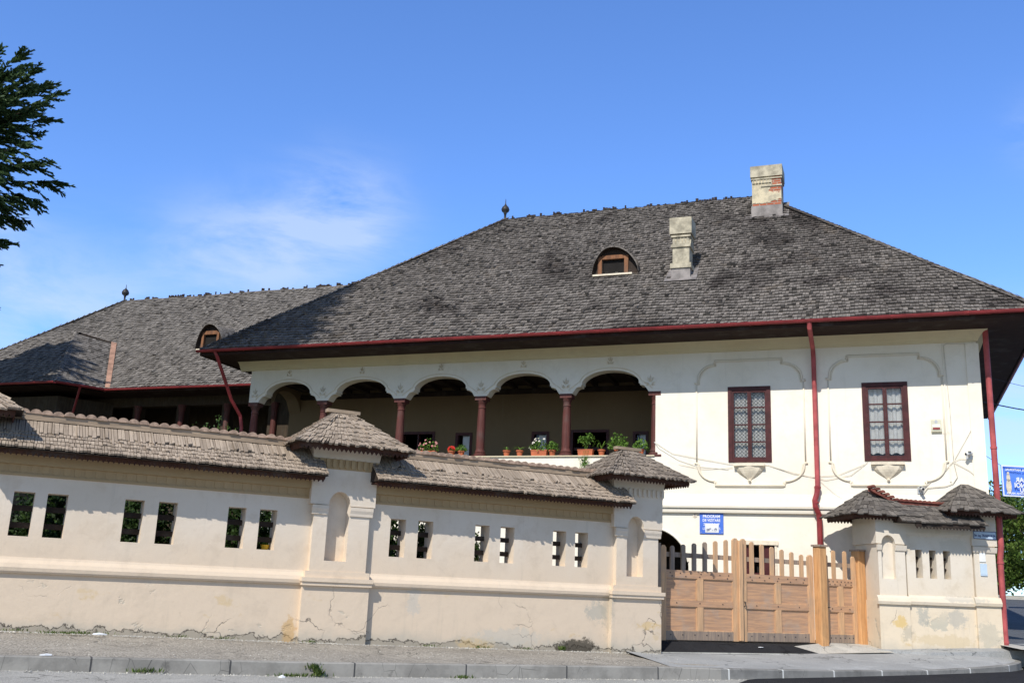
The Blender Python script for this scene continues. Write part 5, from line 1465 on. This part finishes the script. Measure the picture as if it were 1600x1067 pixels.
def bush(name, label, x, y, z, r, h, n, rng, fr=FW, mat=M_BUSH, ls=.10, cat='shrub'):
    t = Thing(name, label, cat, fr, (x, y, z), group=None)
    s = MB(); f = MB()
    ends = []
    for i in range(14):
        a = rng.random() * 6.28; q = rng.random() ** .5; e_ = V3((x + math.cos(a) * r * q, y + math.sin(a) * r * q, z + h * (.45 + .55 * rng.random() * (1 - q * .5))))
        m_ = V3((x, y, z)).lerp(e_, .5) + rvec(rng) * .15; s.tube([(x + rng.gauss(0, .06), y + rng.gauss(0, .06), z), m_, e_], [.03, .018, .006], 5, False); ends.append((m_, e_))
    for i in range(n):
        m_, e_ = ends[rng.randrange(len(ends))]; p = m_.lerp(e_, rng.random() * 1.1) + rvec(rng) * r * .34 * rng.random(); p.z = max(p.z, z + .1)
        leaf_quad(f, p, rvec(rng), ls * (.6 + .8 * rng.random()), rng, .55)
    t.part('stems', s, M_BARK); t.part('foliage', f, mat)
rb_ = random.Random(21)
for i, (x, y, r, h, lb, n_) in enumerate(((-11.8, 3.0, 1.3, 3.5, 'dark shrub seen through the two slits farthest left', 6500),
                                     (-9.5, 3.1, 1.3, 3.5, 'dark leafy shrub seen through the second pair of slits', 6500),
                                     (-7.6, 3.0, 1.05, 3.6, 'shrub seen through the slit pair left of the middle post', 4000),
                                     (-4.3, 2.6, .95, 3.6, 'dark shrub seen through the first two slits right of the middle post', 6500),
                                     (-2.35, 2.1, .32, 2.9, 'small speckled shrub seen through the third slit right of the middle post', 500))):
    bush('yard_shrub', lb, x, y, .4, r, h, int(n_ * 1.9), rb_, FA, mat=M_HEDGE, ls=.10)
# weeds whose tips stand above the wall ridge
tw = Thing('yard_weeds', 'thin weeds whose tips rise above the ridge tiles left of the middle post', 'weeds', FA, (-9, 1.2, .4))
s = MB(); f = MB()
for x, zt in ((-8.93, 4.42), (-8.75, 4.28), (-8.60, 4.24), (-9.35, 4.2), (-9.15, 4.28), (-9.9, 4.14)):
    s.tube([(x, .55, 3.2), (x + .05, .55, zt)], .006, 4, False)
    for k in range(26):
        leaf_quad(f, V3((x + .05 * ry.random(), .55, zt - .35 * ry.random())) + rvec(ry) * .07, rvec(ry), .055, ry)
tw.part('stems', s, M_PLANT); tw.part('foliage', f, M_BUSH)

# ---- spruce
def spruce(label, x, y, z0, H, R, rng, zlow=2.0, dens=1.0, limbs=()):
    t = Thing('spruce_tree', label, 'tree', FW, (x, y, z0), group=None)
    tr = MB(); tr.tube([(x, y, z0 - .3), (x + .05, y, z0 + H * .5), (x, y, z0 + H)], [.32, .18, .03], 9); t.part('trunk', tr, M_BARK)
    f = MB(); br = MB()
    z = z0 + zlow; 
    while z < z0 + H - .2:
        q = (z - z0) / H
        rr_ = R * min(1, ((1 - q) * 2.6) ** .55) * (.62 + .38 * math.sin(z * 2.1 + 1.0) ** 2 if q > .1 else .8)
        nb_ = 7
        a0 = rng.random() * 6.28
        for k in range(nb_):
            a = a0 + k * 6.283 / nb_ + rng.gauss(0, .2); l = rr_ * (.72 + .45 * rng.random())
            l = min(l, 1.35 / max(.01, math.cos(a))) if math.cos(a) > 0 else l
            D = V3((math.cos(a), math.sin(a), 0)); Sd = V3((-math.sin(a), math.cos(a), 0))
            droop = .38 * (1 - q) + .05
            def bpnt(s): return V3((x, y, z)) + D * l * s + V3((0, 0, l * (.10 * s - droop * s * s + .16 * s ** 4)))
            P = [bpnt(s / 6) for s in range(7)]; br.tube(P, [.035, .03, .025, .02, .014, .009, .004], 4, False)
            ntw = int((8 + l * 6.5) * dens)
            for j in range(ntw):
                s = .16 + .84 * (j + rng.random() * .8) / ntw; p = bpnt(min(s, 1)); side = 1 if j % 2 else -1
                tl = (.30 + .6 * (1 - s) * min(1.3, l / 2.4)) * (.7 + .6 * rng.random())
                d = (D * (.75 + .3 * rng.random()) + Sd * side * (.9 - .5 * s) + V3((0, 0, -.32 + rng.gauss(0, .14)))).normalized()
                if s > .93: d = (D + V3((0, 0, .05))).normalized()
                # needle-covered twig with side shoots
                nn = 3 + int(tl * 7)
                for m_ in range(nn):
                    b = p + d * tl * m_ / nn
                    for sg_ in (-1, 1, 0):
                        dd = (d * (1.0 if sg_ else 1.5) + Sd * sg_ * .75 + rvec(rng) * .25 + V3((0, 0, -.1))).normalized()
                        ln = .13 + .09 * rng.random(); wv = dd.cross(rvec(rng)).normalized() * .022
                        f.add([b - wv * .7, b + wv * .7, b + dd * ln * .7 + wv, b + dd * ln, b + dd * ln * .7 - wv], [(0, 1, 2, 3, 4)])
                        wv2 = dd.cross(wv).normalized() * .022
                        f.add([b - wv2 * .7, b + wv2 * .7, b + dd * ln * .7 + wv2, b + dd * ln, b + dd * ln * .7 - wv2], [(0, 1, 2, 3, 4)])
        z += .34 + .16 * (1 - q)
    for (tx, tz, sz, ny, sag) in limbs:
        for yy in [(-.9 + 1.8 * k / max(1, ny - 1)) if ny > 1 else 0 for k in range(ny)]:
            A = V3((x, y, sz)); B = V3((tx - abs(yy) * .25, y + yy * 1.3, tz + rng.gauss(0, .12)))
            D = (B - A); l = D.length; D.normalize(); Sd = D.cross(V3((0, 0, 1))).normalized()
            def lp(s_): return A.lerp(B, s_) + V3((0, 0, -.25 * l * .4 * math.sin(s_ * 3.14159)))
            br.tube([lp(k / 6) for k in range(7)], [.05, .04, .032, .025, .018, .01, .005], 4, False)
            for j in range(int(l * 8)):
                s_ = .30 + .70 * rng.random() ** .8; p = lp(s_); side = 1 if j % 2 else -1
                tl = (.22 + .55 * (1 - s_) + .25 * rng.random()); dn = -(.15 + sag * rng.random())
                d = (D * (.8 + .4 * rng.random()) + Sd * side * (.25 + .6 * rng.random() * (1.1 - s_)) + V3((0, 0, dn))).normalized()
                tl *= 1 + sag * .8 * (1 if rng.random() < .5 else 0)
                nn = 3 + int(tl * 9)
                for m_ in range(nn):
                    q_ = m_ / nn; b = p + d * tl * q_ + V3((0, 0, .10 * tl * q_ * q_))
                    for sg_ in (-1, 1, 0):
                        dd = (d * (1.0 if sg_ else 1.5) + Sd * sg_ * .7 + rvec(rng) * .45 + V3((0, 0, .12))).normalized()
                        ln = .12 + .10 * rng.random(); wv = dd.cross(rvec(rng)).normalized() * .028
                        f.add([b - wv * .7, b + wv * .7, b + dd * ln * .7 + wv, b + dd * ln, b + dd * ln * .7 - wv], [(0, 1, 2, 3, 4)])
    t.part('branches', br, M_BARK, parent=None); t.part('needles', f, M_SPR)
    return t
rs = random.Random(5)
sp1 = spruce('dark spruce with drooping branches at the upper left edge', -17.6, 28.0, .4, 16.6, 4.1, rs, zlow=8.8,
             limbs=((-16.3, 16.5, 14.6, 3, .1), (-15.4, 16.35, 14.6, 3, .2), (-14.65, 16.0, 14.3, 4, .3), (-14.75, 15.3, 14.0, 4, .45), (-15.0, 14.6, 13.7, 3, .5), (-15.3, 13.9, 13.4, 3, .5),
                    (-14.1, 13.15, 13.3, 3, .6), (-14.6, 12.35, 13.0, 3, .8), (-14.7, 11.75, 12.5, 2, .6), (-15.6, 12.2, 12.9, 2, .8), (-15.25, 11.0, 11.2, 2, .2)))
spruce('tall bare-stemmed spruce left of the frame shading the lower left end of the main roof', -16.2, 17.4, .4, 34.0, 6.0, random.Random(9), zlow=25.5, dens=.55)
copy_thing(sp1.o, (-25.0, 35.2, .4), 4.0, 'spruce left of the frame whose shadow falls on the wing roof', 1.25)
bz = 0

# ---- broadleaf trees beyond the side street
def broadleaf(x, y, z, H, R, rng, n=9000, ls=.2):
    t = Thing('street_tree', '', 'tree', FW, (x, y, z), group='trees beyond the side street')
    tr = MB(); tr.tube([(x, y, z - .3), (x + .1, y, z + H * .3), (x, y + .1, z + H * .7)], [.2, .15, .05], 8)
    cl_ = []
    for i in range(26):
        v = rvec(rng); c = V3((x + v.x * R * .72, y + v.y * R * .72, z + H * .56 + v.z * H * .36)); cl_.append((c, R * (.22 + .2 * rng.random())))
        tr.tube([(x, y, z + H * .28), V3((x, y, z + H * .5)).lerp(c, .4), c], [.07, .04, .012], 5, False)
    f = MB()
    for i in range(n):
        c, r = cl_[rng.randrange(len(cl_))]; v = rvec(rng); p = c + v * r * (.55 + .5 * rng.random()); p.z = max(p.z, z + .35)
        leaf_quad(f, p, (rvec(rng) + v * .5), ls * (.6 + .8 * rng.random()), rng, .62)
    t.part('trunk', tr, M_BARK); t.part('crown', f, M_LEAF); return t
t1 = broadleaf(30.4, 58, 2.0, 5.6, 2.6, rb_)
t1.o['label'] = 'green tree nearest the white corner post, behind the side street'
copy_thing(t1.o, (33.6, 60, 2.1), 1.3, 'green tree at the right edge of the photo behind the side street', 1.1)
copy_thing(t1.o, (27.2, 60, 2.1), 2.6, 'tree half hidden by the corner post roof, lowest of the trees', .85)
copy_thing(t1.o, (31.6, 66, 2.4), 4.1, 'farthest tree, its top just over the nearer crowns', 1.2)

# ================================================================== GROUND
def lerp_table(tab):
    def f(u):
        if u <= tab[0][0]: return tab[0][1]
        for (a, b), (c, d) in zip(tab[:-1], tab[1:]):
            if u <= c: return b + (d - b) * (u - a) / (c - a)
        return tab[-1][1]
    return f
zin = lerp_table([(-30, .75), (-14, .45), (-12, .405), (-7, .30), (-5.7, .27), (0, .18), (1.2, .17), (4, .17), (7, .26), (9, .40), (12, .6)])
zk = lerp_table([(-30, .42), (-12.2, .22), (-7.6, .15), (-.7, .10), (.6, .07), (3.4, .045), (6.3, .05), (8.2, .12), (9.3, .19), (14, .35)])
def yk(u): return -3.0 if u < 6.5 else -3.0 + .0 * (u - 6.5) ** 2 + max(0, u - 8.6) ** 2 * .22
us = [-30 + i * .5 for i in range(87)]
def strip(mb, us, rows):
    n = len(us)
    vs = []
    for yf, zf in rows: vs += [(u, yf(u), zf(u)) for u in us]
    mb.add(vs, [(r * n + i, r * n + i + 1, (r + 1) * n + i + 1, (r + 1) * n + i) for r in range(len(rows) - 1) for i in range(n - 1)])
uw = [u for u in us if u <= 1.0]
# old asphalt footway in front of the wall
m = MB(); strip(m, uw, [(lambda u: -2.85, lambda u: zk(u) + .0)] + [(lambda u, k=k: -2.85 + 3.2 * k / 6, lambda u, k=k: zk(u) + (zin(u) - zk(u)) * k / 6 + .012 * math.sin(u * 1.7 + k)) for k in range(1, 7)])
structure('footway', m, M_ASPH, FA)
ur = [u for u in us if u >= 1.0 and u <= 13]
m = MB(); strip(m, ur, [(lambda u: yk(u) + .12, lambda u: zk(u))] + [(lambda u, k=k: (yk(u) + .12) * (1 - k / 5) + .3 * k / 5, lambda u, k=k: zk(u) + (zin(u) - zk(u)) * k / 5) for k in range(1, 6)])
# meet the old footway on a slanted edge
m.add([(-.6, -2.85, zk(-.6) + .006), (1.0, -2.85, zk(1) + .004), (1.0, .3, zin(1) + .004), (.2, -.13, zin(.2) + .03)], [(0, 1, 2, 3)])
structure('paved_footway', m, M_SLAB, FA)
# kerbs
m = MB(); uk = [u for u in us if u <= .5]
strip(m, uk, [(lambda u: -3.02, lambda u: -.5), (lambda u: -3.0, lambda u: zk(u) - .012), (lambda u: -2.985, lambda u: zk(u) + .003), (lambda u: -2.82, lambda u: zk(u) + .006), (lambda u: -2.80, lambda u: zk(u) - .05)])
structure('kerb', m, M_KERB, FA)
m = MB(); uk = [.5] + [u for u in us if u > .5]
strip(m, uk, [(lambda u: yk(u) - .02, lambda u: -.5), (lambda u: yk(u), lambda u: zk(u) - .012), (lambda u: yk(u) + .02, lambda u: zk(u) + .003), (lambda u: yk(u) + .16, lambda u: zk(u) + .008), (lambda u: yk(u) + .17, lambda u: zk(u) - .05)])
structure('kerb', m, M_KERBN, FA)
# road
zr_ = lerp_table([(-30, .2), (-12.2, .03), (-7.6, -.06), (-.7, -.12), (.6, -.125), (3.4, -.09), (6.3, -.04), (9.3, .03), (14, .1)])
m = MB(); strip(m, us, [(lambda u: -60, lambda u: -.6), (lambda u: -22, lambda u: -.35), (lambda u: -8, lambda u: zr_(u) - .08), (lambda u: yk(u) + .05, lambda u: zr_(u))])
structure('road', m, M_ROAD, FA)
m = MB(); ud = [.35 + i * .35 for i in range(36)]
strip(m, ud, [(lambda u: -6.8, lambda u: zr_(u) - .056), (lambda u: yk(u) - .02 - (.0 if u > 1.2 else (1.2 - u) * .8), lambda u: zr_(u) + .008)])
structure('road_patch', m, M_NEW, FA)
# apron in front of the gate: fresh asphalt ramp then pale concrete
m = MB(); m.add([(1.0, -.02, .19), (5.9, -.10, .20), (5.35, .18, .345), (6.75, .52, .43), (6.45, 1.2, .43), (1.0, 1.2, .42), (1.0, .46, .405)], [(0, 1, 2, 3, 4, 5, 6)])
structure('asphalt_apron', m, M_NEW, FA)
m = MB(); m.add([(5.35, .175, .350), (5.9, -.12, .20), (7.85, -.66, .285), (7.9, -.3, .335), (8.3, .6, .42), (6.75, .52, .432)], [(0, 1, 2, 3, 4, 5)])
m.add([(.9, -.05, .165), (5.9, -.13, .165), (5.9, -.13, .195), (.9, -.05, .195)], [(0, 1, 2, 3)])
structure('concrete_apron', m, M_APRON, FA)
# raised step along the corner wall (K frame)
m = MB()
m.add([(-.1, -.02, .37), (1.0, -.5, .36), (4.2, -.42, .52), (4.2, .6, .62), (-.1, .6, .42), (-.1, -.02, -.1), (1.0, -.5, -.1), (4.2, -.42, -.1)], [(0, 1, 2, 3, 4), (5, 6, 1, 0), (6, 7, 2, 1)])
structure('step', m, M_SLAB, FK)
# yard and everything behind the wall
m = MB(); strip(m, [-30 + i for i in range(43)], [(lambda u: .3, lambda u: min(.40, zin(u) + .05)), (lambda u: 1.2, lambda u: .42), (lambda u: 30, lambda u: .42), (lambda u: 60, lambda u: .9)])
structure('yard', m, M_GROUND, FA)
# side street rising behind the corner
m = MB()
def zs_(y): return .52 + max(0, y - 26.5) * .0505
m.add([(13.25, 25.2, .50), (60, 18, .45), (60, 56, zs_(56)), (24.5, 56, zs_(56)), (13.4, 28.0, zs_(28))], [(0, 1, 2, 3, 4)])
structure('side_street', m, M_STREET)
m = MB(); m.add([(24.0, 56, zs_(56) + .0), (60, 56, zs_(56)), (60, 58.5, zs_(58.5) + .12), (24.0, 58.5, zs_(58.5) + .12)], [(0, 1, 2, 3)])
m.add([(12.6, 25.2, .51), (14.6, 24.9, .51), (15.4, 27.2, .565), (12.8, 27.2, .565)], [(0, 1, 2, 3)])
structure('pavement', m, M_APRON)
m = MB(); m.add([(-600, -300, -.75), (600, -300, -.75), (600, 24, -.75), (-600, 24, -.75), (600, 58.4, 2.0), (-600, 58.4, -.2), (600, 600, 6), (-600, 600, -.2), (23.9, 58.4, 2.05), (23.9, 120, 3.6)], [(0, 1, 2, 3), (3, 2, 4, 8), (3, 8, 5), (5, 8, 9, 7), (8, 4, 6, 9), (9, 6, 7)])
structure('ground', m, M_GROUND)
# low shadowy hedge wall behind trees
bush_n = 0
for i, x in enumerate((25.5, 28.6, 31.8, 35.0)):
    bush('street_hedge_shrub', ['dark low shrub under the trees, closest to the corner post', 'dark low shrub under the middle of the street trees', 'dark low shrub under the trees at the right edge', 'dark shrub beyond the right edge under the trees'][i], x, 59.3, 2.1, 1.7, 2.6, 1500, rb_, FW, M_LEAF, ls=.22)

gm = MB(); rg2 = random.Random(77)
def grit(u, y, z, r):
    a = rg2.random() * 6.28; vs = [(u + math.cos(a + k * 2.1) * r, y + math.sin(a + k * 2.1) * r, z) for k in range(3)] + [(u, y, z + r * 1.1)]
    gm.add(vs, [(0, 1, 3), (1, 2, 3), (2, 0, 3)])
for i in range(2600):
    u = -13 + 14 * rg2.random(); e_ = rg2.random()
    if e_ < .5: grit(u, -.12 - abs(rg2.gauss(0, .12)), zin(u) - .012, .008 + .014 * rg2.random() ** 2)
    elif e_ < .75: grit(u, -3.06 - abs(rg2.gauss(0, .10)), zr_(u) + .0, .008 + .016 * rg2.random() ** 2)
    else:
        y = -2.8 * rg2.random(); k = -y / 2.85; grit(u, y, zin(u) * (1 - k) + zk(u) * k, .006 + .01 * rg2.random() ** 2)
single('grit', gm, M_APRON, None, None, FA, (0, 0, 0), kind='stuff')
# tufts and litter
def tuft(label, u, y, z, sx, sy, n, h, seed):
    r = random.Random(seed); m = MB()
    for i in range(n):
        x0 = u + r.gauss(0, sx); y0 = y + r.gauss(0, sy); a = r.random() * 6.28
        d = V3((math.cos(a) * .6, math.sin(a) * .6, 1)).normalized(); leaf_quad(m, V3((x0, y0, z)), d, h * (.4 + .9 * r.random()), r, .22)
    single('weed_tuft', m, M_GRASS, label, 'weed', FA, (u, y, z), group='weeds in the kerb and footway')
tuft('green weed tuft spilling over the kerb below the middle post', -7.68, -3.0, .05, .05, .05, 110, .11, 1)
tuft('weed growing up the kerb face at the joint', -7.62, -3.02, -.05, .035, .03, 90, .14, 2)
tuft('low sprawling weed at the kerb foot below the middle post', -7.95, -3.12, -.06, .22, .03, 170, .07, 3)
tuft('small weed at the kerb foot below the left slits', -10.25, -3.08, 0.0, .12, .03, 110, .08, 4)
tuft('flat green weed patch at the wall foot near the left', -11.1, -.14, .37, .28, .06, 260, .06, 5)
tuft('faint dry weed at the kerb foot between the two posts', -5.1, -3.1, -.1, .10, .03, 60, .08, 6)
for i, (u_, n_, w_) in enumerate(((-12.0, 60, .2), (-9.3, 40, .08), (-8.5, 50, .12), (-6.9, 50, .06), (-4.4, 45, .15), (-3.3, 60, .10), (-2.2, 35, .08))):
    tuft('sparse weed at the wall foot, ' + ('farthest left of them', 'under the second slit pair from the left', 'under the third slit pair', 'in the corner left of the middle post', 'just right of the middle post', 'below the third and fourth slits', 'left of the stained wall foot')[i], u_, -.10 if i != 3 else -.2, zin(u_) - .01, w_, .02, n_, .06, 20 + i)
tuft('small weed at the stained wall foot left of the gate post', -1.35, -.06, .2, .05, .02, 50, .10, 7)
def litter(label, u, y, z, w_, d_, h_, seed):
    r = random.Random(seed); m = MB(); n = 7
    top = [(u + w_ * (math.cos(i * 2 * math.pi / n)) * (.7 + .4 * r.random()), y + d_ * math.sin(i * 2 * math.pi / n) * (.7 + .4 * r.random()), z + h_ * (.5 + r.random() * .6)) for i in range(n)]
    bot = [(a, b, z) for a, b, c in top]
    m.add(top + bot + [(u, y, z + h_ * 1.4)], [(i, (i + 1) % n, 2 * n) for i in range(n)] + [(i + n, (i + 1) % n + n, (i + 1) % n, i) for i in range(n)])
    single('paper_scrap', m, M_PAPER, label, 'litter', FA, (u, y, z))
litter('crumpled white scrap on the kerb near the left edge', -11.6, -2.9, .222, .10, .035, .02, 1)
litter('white scrap lying at the wall foot left of the centre', -10.65, -.35, .38, .12, .03, .025, 2)
litter('white crumpled scrap on the road by the kerb weeds', -8.25, -3.25, -.08, .07, .05, .05, 3)
litter('tiny white scrap on the fresh asphalt in front of the gate', 4.25, .12, .31, .10, .03, .012, 4)
